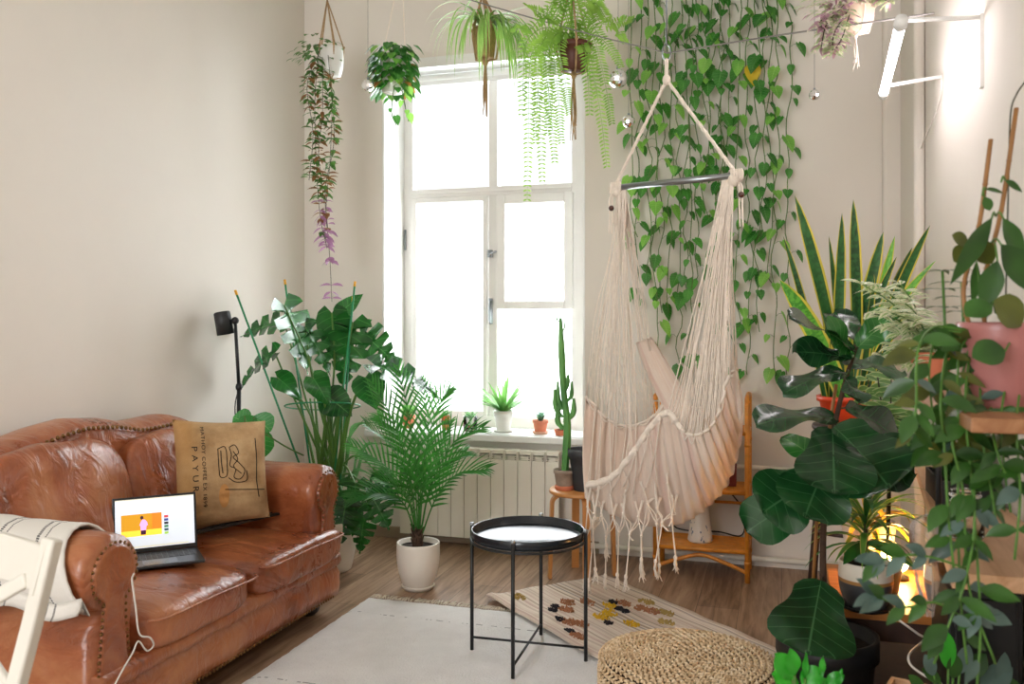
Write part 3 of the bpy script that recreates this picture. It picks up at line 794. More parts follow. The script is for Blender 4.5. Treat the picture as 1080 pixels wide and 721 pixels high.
# floor lamp
def floor_lamp():
    b = PX(252, 440, -2.72); x, y = b.x, b.y
    s = thing('floor_lamp', 'slim black floor reading lamp behind the far end of the sofa', 'lamp', (x, y, 0))
    Zd = (V((x, y, 0)) - V((0, 0, 0))).dot(FW)
    top = P(248, 338, Zd); hd = P(236, 341, Zd)
    m = MB(); m.lathe([(.13, 0), (.13, .012), (.02, .022), (.012, .05)], (x, y, 0), 32); m.build('base', M['black_metal'], s)
    mid = P(252, 408, Zd)
    m = MB(); m.tube([(x, y, .02), mid], .011, 12); m.tube([mid, top], .009, 12); m.build('pole', M['black_metal'], s)
    m = MB(); m.ball(mid, .018, 12, (1, 1, 1.3)); m.build('joint', M['black_metal'], s)
    m = MB(); m.ball(top, .02, 12); m.tube([top, hd], .008); m.build('joint', M['black_metal'], s)
    ax = (RT * .18 + V((0, 0, -1))).normalized(); rot = V((0, 0, 1)).rotation_difference(ax).to_matrix()
    m = MB(); c = hd - ax * .062
    m.lathe([(0, 0), (.036, 0), (.042, .006), (.044, .12), (.041, .12), (.038, .02), (0, .02)], c, 28, rot); m.build('lamp_shade', simple('lamp_shade_black', '#202224', .45), s)
    m = MB(); m.ball(c + ax * .06, .022, 12); m.build('bulb', M['white_glaze'], s)
    m = MB(); m.tube(catmull([P(250, 411, Zd) + FW * .02, P(246, 430, Zd) + FW * .03, P(248, 460, Zd) + FW * .03, P(250, 520, Zd) + FW * .03, (x, y + .03, .03)], 24), .003, 6); m.build('cord', M['black_plastic'], s)
floor_lamp()

# white chair bottom-left
def chair():
    top = P(55, 577, 1.72); bot = P(14, 735, 1.68)
    s = thing('dining_chair', 'cream painted wooden chair with a crossed back in the bottom left corner', 'chair', (top.x - .1, top.y - .1, 0))
    t2 = P(-95, 541, 1.90); b2 = P(-128, 700, 1.86)
    dn = (bot - top).normalized()
    def stile(a, b):
        ln = (b - a); q = a + ln * (a.z / -ln.z) 
        kn = a + ln * 1.05
        foot = V((kn.x - .0, kn.y, 0)) + (kn - a).normalized() * V((0.1, .1, 0))
        m = MB(); pts = [a + V((0, 0, .012)), lerp(a, kn, .5), kn, kn.lerp(V((kn.x, kn.y, 0)), .5), V((kn.x + .04, kn.y + .01, 0))]
        d = (a - t2).normalized() if (a - t2).length > .01 else (top - a).normalized()
        for i in range(len(pts) - 1):
            p, r_ = pts[i], pts[i + 1]; l = (r_ - p); z = l.normalized(); x = (top - t2); x = (x - z * x.dot(z)).normalized(); y = z.cross(x)
            m.box((p + r_) / 2, (.036, .026, l.length + .012), Matrix((x, y, z)).transposed())
        m.build('back_post', M['chair_paint'], s, smooth=False, bevel=.006)
        return kn
    k1 = stile(top, bot); k2 = stile(t2, b2)
    # curved top rail
    dr = (t2 - top); z = dn; y = dr.normalized().cross(z).normalized()
    rows = []
    for i in range(17):
        t = i / 16; c = lerp(top, t2, t) - y * (.03 * math.sin(math.pi * t)) * (1 if y.dot(FW) < 0 else -1) + dn * (.012)
        w_ = .075; th = .011
        rows.append([c - dn * .012 + y * th, c + dn * w_ + y * th, c + dn * w_ - y * th, c - dn * .012 - y * th])
    m = MB(); m.grid(rows, closed=True); m._f([0, 1, 2, 3]); m._f([64, 65, 66, 67]); m.build('top_rail', M['chair_paint'], s, smooth=False, bevel=.005)
    # crossed slats
    def slat(a, b):
        m = MB(); l = b - a; zz = l.normalized(); xx = zz.cross(y).normalized()
        m.box((a + b) / 2, (.03, .014, l.length), Matrix((xx, y, zz)).transposed()); m.build('cross_slat', M['chair_paint'], s, smooth=False, bevel=.005)
    a1, a2 = lerp(top, t2, .10) + dn * .07, lerp(top, t2, .9) + dn * .07
    b1, b2_ = lerp(k1, k2, .06) - dn * .03, lerp(k1, k2, .94) - dn * .03
    slat(a1, b2_); slat(a2, b1)
    m = MB(); l = k2 - k1; m.box((k1 + k2) / 2, (l.length, .02, .05), Matrix((l.normalized(), y, l.normalized().cross(y))).transposed()); m.build('lower_rail', M['chair_paint'], s, smooth=False, bevel=.004)
    # seat and front legs towards camera-left
    sd_ = -(RT * .86) - FW * .5; sd_.z = 0; sd_ = (sd_ - l.normalized() * sd_.dot(l.normalized())).normalized(); sd_.z = 0
    if sd_.dot(RT) > 0: sd_ = -sd_
    c = (k1 + k2) / 2 + sd_ * .2; c.z = .45
    m = MB(); m.box(c, (l.length + .03, .42, .028), Matrix((V((l.x, l.y, 0)).normalized(), sd_, V((0, 0, 1)))).transposed()); m.build('seat', M['chair_paint'], s, smooth=False, bevel=.01)
    for e in (-.45, .45):
        q = c + V((l.x, l.y, 0)) * e + sd_ * .18; m = MB(); m.box((q.x, q.y, .22), (.036, .036, .44), Matrix((V((l.x, l.y, 0)).normalized(), sd_, V((0, 0, 1)))).transposed()); m.build('leg', M['chair_paint'], s, smooth=False, bevel=.005)
chair()

# ================================================================== RUGS
def white_rug():
    x0, x1, y1, y0 = -1.9, -.42, 3.86, 1.6
    a = N('white_pile')
    co = a.coord('Object')
    col = a.ramp(a.noise(co, 6, 4), [(.3, lin('#e3e0dd')), (.7, lin('#f1efec'))])
    ln = a.n('ShaderNodeSeparateXYZ'); a.l(co, ln.inputs[0])
    msk = None
    for off in (-.42, .34, 1.05):
        y = a.math('ADD', ln.outputs[1], a.math('MULTIPLY', a.noise(co, 3, 1), .04))
        q = a.math('LESS_THAN', a.math('ABSOLUTE', a.math('ADD', y, off - .5)), .004)
        msk = q if msk is None else a.math('MAXIMUM', msk, q)
    dash = a.math('GREATER_THAN', a.noise(a.coord('Object', (30, 6, 1)), 1, 1), .5)
    col = a.mix(a.math('MULTIPLY', a.math('MULTIPLY', msk, dash), .75), col, lin('#6a6868'))
    a.l(col, a.b.inputs['Base Color']); a.set(Roughness=1, Sheen_Weight=.3); a.bump(a.noise(co, 120, 5), .9, .012)
    nx, ny = 70, 100; rows = []
    for j in range(ny + 1):
        r_ = []
        for i in range(nx + 1):
            x = lerp(x0, x1, i / nx); y = lerp(y0, y1, j / ny)
            if i in (0, nx): x += noise.noise(V((3, y * 20, 1))) * .006
            if j in (0, ny): y += noise.noise(V((x * 20, 3, 2))) * .006
            e = min(i, nx - i, 3) / 3 * min(j, ny - j, 3) / 3
            r_.append((x, y, .003 + .011 * e ** .5 + .003 * noise.noise(V((x * 40, y * 40, 0)))))
        rows.append(r_)
    s = thing('shaggy_rug', 'large off-white wool rug with faint dark stitches between sofa and side table', 'rug', ((x0 + x1) / 2, (y0 + y1) / 2, 0))
    m = MB(); m.grid(rows); m.build('pile', a.m, s)
    m = MB(); random.seed(5)
    for i in range(150):
        x = lerp(x0 + .01, x1 - .01, i / 149) + random.uniform(-.003, .003); L = random.uniform(.035, .07)
        p = V((x, y1 - .005, .009)); dx = random.uniform(-.02, .02)
        m.tube([p, p + V((dx * .5, L * .5, .002)), p + V((dx, L, -.005))], [.0035, .003, .0015], 5)
    m.build('fringe', simple('rug_fringe', '#d6cbb8', .95), s)
white_rug()
def kilim():
    c0 = FL(513, 633, .0); u = (FL(632, 703, 0) - c0).normalized(); v0 = FL(650, 617, 0) - c0; v = (v0 - u * v0.dot(u)).normalized()
    W = .70; L = 1.35
    a = N('kilim_weave'); uv = a.n('ShaderNodeSeparateXYZ'); a.l(a.n('ShaderNodeUVMap').outputs[0], uv.inputs[0])
    s1 = a.n('ShaderNodeTexNoise'); s1.noise_dimensions = '1D'; s1.inputs['Scale'].default_value = 26; s1.inputs['Detail'].default_value = 3
    a.l(uv.outputs[1], s1.inputs['W'])
    col = a.ramp(s1.outputs['Fac'], [(.3, lin('#b09c8a')), (.42, lin('#d9c8b6')), (.5, lin('#eaddcd')), (.58, lin('#cbb0a2')), (.66, lin('#e4d5c2')), (.75, lin('#a49a92'))])
    a.l(col, a.b.inputs['Base Color']); a.set(Roughness=.95); a.bump(a.noise(a.coord('UV', (150, 300, 1)), 1, 2), .7, .006)
    s = thing('kilim_rug', 'striped beige kilim rug with yellow and rust tufts, partly under the straw pouf', 'rug', tuple(c0 + u * L / 2 + v * W / 2))
    def Q(x, y, z=0): 
        return c0 + u * x + v * y + V((0, 0, .020 + z + .006 * noise.noise(V((x * 6, y * 6, 0))) + .012 * math.exp(-((y - .02) / .03) ** 2) ))
    m = MB(); nx, ny = 60, 30; m.grid([[Q(L * j / nx, W * i / ny) for j in range(nx + 1)] for i in range(ny + 1)]); m.build('weave', a.m, s, solid=.006)
    tuf = {'yellow_tuft': ('#d9ae2e', [(.42, .42), (.52, .30), (.66, .36), (.5, .36)]), 'rust_tuft': ('#b07a58', [(.28, .28), (.33, .36), (.5, .14), (.55, .17), (.42, .5), (.52, .52), (.58, .54), (.66, .08), (.36, .22)]),
           'black_tuft': ('#26232a', [(.30, .20), (.34, .16), (.46, .12), (.39, .46), (.48, .43), (.6, .08), (.52, .43), (.6, .28)]), 'ochre_tuft': ('#b49a5c', [(.62, .58), (.46, .6), (.72, .5), (.1, .12)])}
    random.seed(9)
    for nm, (h, ps) in tuf.items():
        mt = simple(nm, h, 1, var=.2, scale=40)
        for (x, y) in ps:
            m = MB(); rad = .036 if nm != 'black_tuft' else .018
            for k in range(60):
                t = random.random() * 6.28; r_ = rad * random.random() ** .5
                p = Q(x + r_ * math.cos(t) * 1.25, y + r_ * math.sin(t) * .8); q = p + V((random.uniform(-.008, .008), random.uniform(-.008, .008), random.uniform(.006, .014)))
                m.tube([p, q], [.0045, .003], 4)
            m.build(nm, mt, s)
kilim()

# ================================================================== TRAY TABLE
def tray_table():
    c = (FL(541, 719) + FL(571.5, 673)) / 2 * .5 + (FL(496, 687) + FL(619, 702)) / 2 * .5; c.z = .014
    s = thing('tray_table', 'round black metal tray side table with four thin legs on the white rug', 'table', (c.x, c.y, .014))
    fr = FL(541, 719) - c; a0 = math.atan2(fr.y, fr.x); Rr = .232; H = .50
    feet = []
    for k in range(4):
        a = a0 + k * math.pi / 2; p = V((c.x + Rr * math.cos(a), c.y + Rr * math.sin(a), .014)); feet.append(p)
        m = MB(); m.tube([p, p + V((0, 0, H + .004))], .0075, 12); m.build('leg', M['black_metal'], s)
        m = MB(); m.lathe([(.0082, 0), (.0095, .004), (.0082, .012)], p + V((0, 0, H + .0)), 12); m.build('leg_cap', M['chrome'], s)
    for a, b in ((0, 2), (1, 3)):
        m = MB(); z = V((0, 0, .045 + (.006 if a else 0))); m.tube([feet[a] + z, feet[b] + z], .005, 8); m.build('cross_bar', M['black_metal'], s)
    z0 = .014 + H - .035
    m = MB(); r_ = .222
    m.lathe([(0, 0), (r_ - .006, 0), (r_, .005), (r_ + .003, .035), (r_, .038), (r_ - .003, .035), (r_ - .006, .008), (r_ - .01, .005), (0, .005)], (c.x, c.y, z0), 72); m.build('tray', M['tray'], s)
    m = MB(); m.tube([V((c.x + (Rr - .006) * math.cos(t), c.y + (Rr - .006) * math.sin(t), z0 - .004)) for t in [2 * math.pi * k / 48 for k in range(49)]], .005, 8, cap=False); m.build('ring', M['black_metal'], s)
tray_table()

# ================================================================== POUF
def pouf():
    c = P(725, 700, 3.0); c.z = 0; Rr, H = .298, .168; h0 = .028
    a = N('braided_straw'); oi = a.noise(a.coord('Object'), 38, 3)
    a.l(a.ramp(oi, [(.3, lin('#b8966c')), (.5, lin('#dcc09a')), (.7, lin('#f0dcbc'))]), a.b.inputs['Base Color']); a.set(Roughness=.7)
    s = thing('straw_pouf', 'round low braided water-hyacinth pouf at the bottom of the picture', 'pouf', (c.x, c.y, 0))
    m = MB(); m.lathe([(0, .0), (Rr - .03, .0), (Rr - .012, .02), (Rr - .006, H / 2), (Rr - .012, H - .02), (Rr - .035, H - .008), (0, H - .008)], c + V((0, 0, h0)), 48); m.build('core', simple('pouf_core', '#33241a', .95), s)
    m = MB(); rings = []
    nr = 13; rs = .0215
    for k in range(nr): rings.append((.012 + k * rs, H - (0 if k < nr - 1 else .003), 0))
    rings.append((Rr - .006, H - .010, 0))
    for k in range(7): rings.append((Rr + .002 - (.005 if k in (0, 6) else 0), H - .026 - k * .0205, 1))
    for r_, z, sd in rings:
        n = max(5, int(2 * math.pi * r_ / .025)); 
        for j in range(n):
            t = 2 * math.pi * (j + .5 * (int(r_ * 100) % 2)) / n
            er = V((math.cos(t), math.sin(t), 0)); et = V((-math.sin(t), math.cos(t), 0)); ez = V((0, 0, 1))
            for q in (-1, 1):
                nrm = er if sd else ez; lat = ez if sd else er
                d = (et + lat * q * .62).normalized(); e2 = nrm.cross(d)
                p = c + V((0, 0, z + h0)) + er * r_ + lat * (q * .0046)
                if q == 1: p = p + et * .011
                Mx = Matrix((d, e2, nrm)).transposed(); m.ball(p, 1, 6, (.0122, .0050, .0062), Mx)
    m.build('woven_cover', a.m, s)
pouf()
# ================================================================== HAMMOCK CHAIR
M['fabric'] = simple('blush_cotton_fabric', '#ecd3c6', .9, var=.05, scale=5, bump=.3, bscale=260)
def fabric_mat():
    a = N('hammock_cloth')
    uv = a.n('ShaderNodeSeparateXYZ'); a.l(a.n('ShaderNodeUVMap').outputs[0], uv.inputs[0])
    s1 = a.n('ShaderNodeTexNoise'); s1.noise_dimensions = '1D'; s1.inputs['Scale'].default_value = 9; a.l(uv.outputs[0], s1.inputs['W'])
    a.l(a.ramp(s1.outputs['Fac'], [(.35, lin('#ecd3c6')), (.5, lin('#f6e8da')), (.65, lin('#f0dccb'))]), a.b.inputs['Base Color']); a.set(Roughness=.92, Sheen_Weight=.2)
    st = a.noise(a.coord('UV', (60, 2, 1)), 1, 3); a.bump(st, .5, .012)
    tr = a.n('ShaderNodeBsdfTranslucent'); tr.inputs[0].default_value = lin('#f0d8c4')
    mx = a.n('ShaderNodeMixShader'); mx.inputs[0].default_value = .25; a.l(a.b.outputs[0], mx.inputs[1]); a.l(tr.outputs[0], mx.inputs[2]); a.l(mx.outputs[0], a.out.inputs[0])
    return a.m
M['hcloth'] = fabric_mat()
def hammock():
    Lb, Rb = P(649, 198, 4.05), P(776, 185, 3.6)
    apex = P(703, 84, 3.85)
    s = thing('hammock_chair', 'cream macrame hammock chair with knotted strings and tassels hanging from a steel bar', 'hammock chair', tuple(P(700, 552, 3.8)))
    m = MB(); m.tube([Lb, Rb], .0145, 20); m.build('spreader_bar', M['chrome'], s)
    for e, d in ((Lb, -1), (Rb, 1)):
        m = MB(); q = (Rb - Lb).normalized() * d; m.tube([e - q * .004, e + q * .012], .018, 16); m.build('bar_cap', M['black_plastic'], s)
    # suspension rope
    def rope(m, a, b, r=.0075, sag=0):
        n = 26; pts = [lerp(a, b, i / n) + V((0, 0, -sag * math.sin(math.pi * i / n))) for i in range(n + 1)]
        ax = (b - a).normalized(); e1 = ax.orthogonal().normalized(); e2 = ax.cross(e1)
        for k in range(3):
            m.tube([p + (e1 * math.cos(i * .9 + k * 2.09) + e2 * math.sin(i * .9 + k * 2.09)) * r * .5 for i, p in enumerate(pts)], r * .62, 6)
    for e in (Lb, Rb):
        m = MB(); rope(m, e + V((0, 0, .01)), apex); 
        for k in range(5): m.tube([e + (Rb - Lb).normalized() * (.012 * (k - 2)) + V((math.cos(t) * .0, 0, 0)) + FW * (.022 * math.cos(t)) + V((0, 0, .022 * math.sin(t))) for t in [2 * math.pi * j / 14 for j in range(15)]], .0065, 6, cap=False)
        m.build('rope', M['cotton'], s)
    m = MB(); rope(m, apex, apex + V((0, 0, .09)), .009); m.ball(apex, .018, 10, (1, 1, 1.4)); m.build('rope_knot', M['cotton'], s)
    m = MB(); q = apex + V((0, 0, .12)); m.tube([q + RT * .018 * math.cos(t) + V((0, 0, .034 * math.sin(t))) for t in [2 * math.pi * j / 20 for j in range(21)]], .004, 8, cap=False)
    m.tube([apex + V((0, 0, .15)), V((apex.x, apex.y, ZC))], .004, 8); m.build('carabiner', M['chrome'], s)
    # side loops with beads
    for e, sx in ((Lb, -1), (Rb, 1)):
        m = MB(); a = e + RT * sx * .02
        for o_ in (-.006, .006): m.tube(catmull([e, a + RT * o_ + V((0, 0, -.05)), a + RT * o_ + V((0, 0, -.12)), a + RT * (o_ + .004 * sx) + V((0, 0, -.21))], 16), .004, 6)
        m.build('side_cord', M['cotton'], s)
        m = MB(); m.ball(a + V((0, 0, -.095 if sx < 0 else -.08)) - FW * .012, .013, 12); m.build('bead', M['bead'], s)
    # cloth: columns, each back-top -> bottom -> front rim
    colz = [((618, 418, 4.06), (616, 480, 4.04), (618, 522, 3.95), (617, 518, 3.88), (618, 513, 3.82)),
            ((641, 442, 4.12), (640, 490, 4.12), (645, 541, 3.86), (645, 520, 3.74), (645, 504, 3.70)),
            ((665, 449, 4.15), (664, 500, 4.14), (674, 552, 3.80), (670, 510, 3.64), (667, 479, 3.60)),
            ((690, 438, 4.13), (690, 500, 4.10), (702, 555, 3.75), (694, 500, 3.54), (687, 450, 3.50)),
            ((712, 412, 4.06), (716, 480, 4.05), (727, 548, 3.68), (715, 495, 3.46), (705, 436, 3.42)),
            ((737, 448, 3.98), (745, 500, 3.98), (749, 532, 3.63), (735, 500, 3.40), (724, 457, 3.36)),
            ((757, 420, 3.90), (765, 480, 3.86), (766, 511, 3.60), (756, 490, 3.38), (743, 455, 3.34)),
            ((771, 400, 3.80), (778, 450, 3.75), (776, 482, 3.56), (768, 465, 3.40), (757, 436, 3.36)),
            ((776, 388, 3.70), (782, 420, 3.66), (781, 445, 3.54), (776, 432, 3.42), (768, 396, 3.38))]
    cols = [catmull([P(*q) for q in c], 24) for c in colz]
    # interpolate between columns
    nu = 96; rows = []
    for r_ in range(25):
        line = catmull([c[r_] for c in cols], nu)
        row = []
        for i, p in enumerate(line):
            fold = .007 * math.sin(i * 1.15 + 1.3 * math.sin(r_ * .2)) + .004 * math.sin(i * 2.3)
            dd = (p - P(700, 470, 3.85)); dd.z = 0; dd = dd.normalized() if dd.length > .02 else -FW
            row.append(p + dd * fold)
        rows.append(row)
    m = MB(); m.grid(rows); cl = m.build('cloth_seat', M['hcloth'], s, solid=.004)
    # rolled front rim and back rim
    front = rows[-1]; back = rows[0]
    m = MB(); m.tube(front[:58], .011, 8); 
    for k in (-1, 1): m.tube([p + V((0, 0, .011 * k)) + FW * .008 for p in front[:54]], .006, 6)
    m.build('rim_roll', M['cotton'], s)
    m = MB(); m.tube(front[54:], .007, 6); m.tube(back, .007, 6); m.build('rim_cord', M['cotton'], s)
    # headrest band: a folded strip crossing from the left strings to the right rim
    ca = catmull([P(679, 358, 4.08), P(690, 382, 4.02), (P(705, 412, 3.9)), P(722, 440, 3.72), P(740, 456, 3.5)], 24)
    rws = []
    for i, p in enumerate(ca):
        t = i / 24; wd = lerp(.038, .06, math.sin(t * math.pi)) * (1 if t < .8 else 1 - (t - .8) * 2.5)
        sd = RT * .9 + V((0, 0, .35)); row = []
        for k in range(13):
            a = 2 * math.pi * k / 12; row.append(p + sd * (wd * math.cos(a)) + FW * (.028 * math.sin(a)) + sd * (.003 * math.sin(k * 3 + i * .2)))
        rws.append(row)
    m = MB(); m.grid(rws); m._f(list(range(13))); m._f([24 * 13 + k for k in range(13)]); m.build('headrest_band', M['hcloth'], s)
    # strings
    random.seed(21)
    m = MB(); top_l = [Lb + (Rb - Lb).normalized() * (.01 + .05 * random.random()) + V((0, 0, -.012)) for _ in range(60)]
    ends = []
    lt = [rows[0][i] for i in range(0, 40, 1)] 
    for i in range(38): ends.append(lt[i])
    for i in range(12): ends.append(ca[0] + (ca[6] - ca[0]) * (i / 12) + FW * random.uniform(-.02, .02))
    for i in range(14): ends.append(rows[-1][i * 2] + FW * .0)
    allL = []
    for i, e in enumerate(ends):
        a = top_l[i % 60]; kn = lerp(a, e, random.uniform(.55, .86)) + RT * random.uniform(-.03, .03) + FW * random.uniform(-.04, .04)
        pts = catmull([a, lerp(a, e, .35) + RT * random.uniform(-.006, .006) + FW * random.uniform(-.01, .01), kn, e], 10)
        allL.append((a, e))
        if i % 5 != 4: m.tube(pts, .0021, 4)
    m.build('string_fan', M['cotton'], s)
    m = MB(); endr = [rows[-1][i] for i in range(56, 97, 1)] + [rows[0][i] for i in range(66, 97, 2)] + [lerp(rows[-1][56], rows[-1][40], k / 8) for k in range(6)]
    allR = []
    for i, e in enumerate(endr):
        a = Rb - (Rb - Lb).normalized() * (.012 + .055 * random.random()) + V((0, 0, -.012))
        kn = lerp(a, e, random.uniform(.6, .85)) + RT * random.uniform(-.01, .01)
        m.tube(catmull([a, lerp(a, e, .35) + RT * random.uniform(-.005, .005), kn, e], 10), .0023, 4); allR.append((a, e))
    m.build('string_fan', M['cotton'], s)
    # gathered bundle of threads just under the bar
    for e, al in ((Lb, allL), (Rb, allR)):
        m = MB()
        for a, b in al[::2]:
            q = lerp(a, b, .16); m.tube([e + V((0, 0, .012)) + (a - e) * .6, a, q], .0035, 5)
        m.ball(e + V((0, 0, -.012)) + (al[0][0] - e) * .5, .026, 10, (1, 1, 1.1)); m.build('thread_bundle', M['cotton'], s)
    # netting knots between neighbouring strings
    for al in (allL[:38], allR[:41]):
        m = MB()
        for lv in (.66, .74, .82, .9):
            for i in range(0, len(al) - 2, 2):
                o_ = 1 if int(lv * 100) % 3 == 0 else 0
                if i + o_ + 1 >= len(al): continue
                a = lerp(*al[i + o_], lv); b = lerp(*al[i + o_ + 1], lv + .05)
                if (a - b).length < .12: m.tube([a, lerp(a, b, .5) + V((0, 0, -.012)), b], .002, 4); m.ball(a, .0045, 5)
        m.build('netting', M['cotton'], s)
    # scalloped knots under the front strings
    m = MB()
    for k in range(7):
        a = front[56 + k * 5]; b = front[min(96, 61 + k * 5)]
        m.tube(catmull([a, lerp(a, b, .5) + V((0, 0, -.035)), b], 10), .0035, 5)
    for k in range(6):
        a = back[k * 7]; b = back[k * 7 + 7]; m.tube(catmull([a, lerp(a, b, .5) + V((0, 0, -.02)) - FW * .01, b], 8), .0035, 5)
    m.build('scallop_cord', M['cotton'], s)
    # macrame fringe with tassels hanging from the lower front
    lowz = [rows[16][i] for i in range(2, 50, 3)]
    anchors = [front[0] + V((-.01, 0, 0)), front[3], front[6]] + [(p if k % 3 else lerp(p, front[min(34, 4 + 2 * k)], .45)) - FW * .014 for k, p in enumerate(lowz)]
    tails = {0: 612, 1: 560, 2: 600, 3: 612, 4: 545, 5: 607, 6: 575, 7: 606, 8: 560, 9: 608, 10: 570, 11: 598, 12: 590, 13: 545, 14: 596, 15: 592, 16: 560, 17: 588, 18: 555, 19: 548, 20: 560, 21: 545}
    m = MB(); pts_rows = []
    n = len(anchors)
    ends2 = []
    for i, a in enumerate(anchors):
        Zd = a.dot(FW); px = 540 + FPX * a.dot(RT) / Zd
        e = P(px + random.uniform(-4, 4), tails.get(i, 570), Zd); ends2.append(e)
    for i, (a, e) in enumerate(zip(anchors, ends2)):
        j = min(n - 1, i + 1) if i % 2 == 0 else max(0, i - 1)
        b = anchors[j]; k1 = lerp(lerp(a, e, .3), lerp(b, ends2[j], .3), .5 if i % 2 == 0 else .48)
        j2 = max(0, i - 1) if i % 2 == 0 else min(n - 1, i + 1)
        k2 = lerp(lerp(a, e, .62), lerp(anchors[j2], ends2[j2], .62), .5 if i % 2 == 0 else .48)
        m.tube(catmull([a, k1, k2, e], 14), .0027, 5); m.ball(k1, .006, 6); m.ball(k2, .006, 6)
        m.tube(catmull([a + RT * .006, k1 + RT * .003, lerp(k1, k2, .5) + RT * random.uniform(.01, .02), k2, e + RT * .003], 14), .0022, 5)
    m.build('fringe_net', M['cotton'], s)
    for i, e in enumerate(ends2):
        if tails.get(i, 0) < 575: continue
        m = MB(); m.ball(e, .008, 8, (1, 1, 1.5))
        for k in range(7): m.tube([e, e + V((random.uniform(-.008, .008), random.uniform(-.008, .008), -.028)), e + V((random.uniform(-.018, .018), random.uniform(-.015, .015), -random.uniform(.045, .065)))], [.0035, .003, .0015], 4)
        m.build('tassel', M['cotton'], s)
    # strings falling in front of the lap: crossing net over the bowl
    m = MB(); al = [front[i] for i in range(10, 44, 8)]
    for i, a in enumerate(al):
        b = rows[17][min(96, 10 + i * 6)] - FW * .03
        m.tube(catmull([a - FW * .01, lerp(a, b, .5) - FW * .04 + RT * random.uniform(-.02, .02), b], 10), .0022, 4)
        b2 = rows[19][min(96, 4 + i * 7)] - FW * .02
        m.tube(catmull([a - FW * .012, lerp(a, b2, .5) - FW * .03, b2], 10), .0022, 4)
    m.build('netting', M['cotton'], s)
hammock()

# ================================================================== RATTAN SHELF
def rattan_shelf():
    fl, fr = FL(692, 605), FL(788, 616)
    y0 = (fl.y + fr.y) / 2; x0, x1 = fl.x, fr.x; y1 = y0 + .27
    s = thing('cane_shelf', 'honey-coloured bamboo cane shelf standing behind the hammock chair', 'shelf', ((x0 + x1) / 2, (y0 + y1) / 2, 0))
    r_ = .0135; zt = .93
    for x in (x0, x1):
        for y in (y0, y1):
            m = MB(); top = zt if x == x1 else zt - .02; m.tube([(x, y, 0), (x, y, top)], r_, 12)
            for z in (.10, .44, .70): m.tube([(x, y, z - .008), (x, y, z + .008)], r_ + .002, 12)
            m.build('leg', M['rattan'], s)
        m = MB(); m.tube(catmull([(x, y0, zt - .01), (x, y0 + .02, zt + .012), (x, y1 - .02, zt + .012), (x, y1, zt - .01)], 10), r_, 12); m.build('top_rail', M['rattan'], s)
    for z in (.155, .455, .76):
        m = MB()
        m.bb((x0 + .008, y0 + .008, z - .006), (x1 - .008, y1 - .008, z + .004))
        for y in (y0, y1): m.tube([(x0, y, z), (x1, y, z)], .012, 10)
        for x in (x0, x1): m.tube([(x, y0, z), (x, y1, z)], .011, 10)
        for k in range(1, 12): m.tube([(x0 + .01, lerp(y0, y1, k / 12), z + .004), (x1 - .01, lerp(y0, y1, k / 12), z + .004)], .0065, 6)
        m.build('shelf_board', M['rattan'], s)
    m = MB(); m.tube(catmull([(x0, y0, .05), (lerp(x0, x1, .25), y0, .095), (lerp(x0, x1, .5), y0, .125), (lerp(x0, x1, .75), y0, .095), (x1, y0, .05)], 24), .010, 10); m.build('arched_brace', M['rattan'], s)
    for z in (.35,): 
        m = MB(); m.tube([(x0, y0, z), (x1, y0, z)], .007, 8) if False else m.tube([(x0, y1, z), (x1, y1, z)], .008, 8); m.build('back_rail', M['rattan'], s)
    m = MB(); m.tube([(x1, y0, .62), (x1, y1, .62)], .008, 8); m.build('side_rail', M['rattan'], s)
    # vase on the lower shelf
    v = thing('vase', 'white tapered vase sprinkled with blue marks on the lower board of the cane shelf', 'vase', tuple(V((lerp(x0, x1, .47), y0 + .13, .165))))
    vm = N('speckled_glaze'); nz = vm.noise(vm.coord('Object', (1, 1, .6)), 42, 2)
    vm.l(vm.mix(vm.ramp(nz, [(.64, (0, 0, 0, 1)), (.67, (1, 1, 1, 1))]), lin('#ece4d8'), lin('#5a6f86')), vm.b.inputs['Base Color']); vm.set(Roughness=.3)
    m = MB(); m.lathe([(.0, 0), (.060, 0), (.066, .008), (.062, .03), (.05, .12), (.044, .18), (.042, .205), (.038, .205), (.04, .18), (.046, .1), (.05, .02), (0, .02)], PLOC[v.name], 36); m.build('body', vm.m, v)
    # red box on the upper board
    m = MB(); m.bb((x1 - .16, y0 + .10, .468), (x1 - .06, y0 + .17, .58)); tag(m.build('storage_box', simple('dark_red_box', '#7a2a20', .6), smooth=False, bevel=.004), 'small dark red box on the middle board of the cane shelf', 'box')
    m = MB(); m.lathe([(.0, 0), (.035, 0), (.038, .05), (.03, .075), (.018, .08), (.018, .1), (0, .1)], (x1 - .05, y0 + .09, .168), 20)
    # wire loops behind the shelf
    m = MB(); q = catmull([(x0 + .08, y1 + .03, .30), (x0 + .06, y1 + .03, .2), (x0 + .14, y1 + .03, .175), (x0 + .3, y1 + .03, .18), (x1 - .04, y1 + .03, .17), (x1 - .03, y1 + .03, .30), (x1 - .1, y1 + .03, .4)], 40); m.tube(q, .004, 6); tag(m.build('cable', M['black_plastic']), 'dark cable curling on the wall behind the lower cane shelf', 'cable')
rattan_shelf()

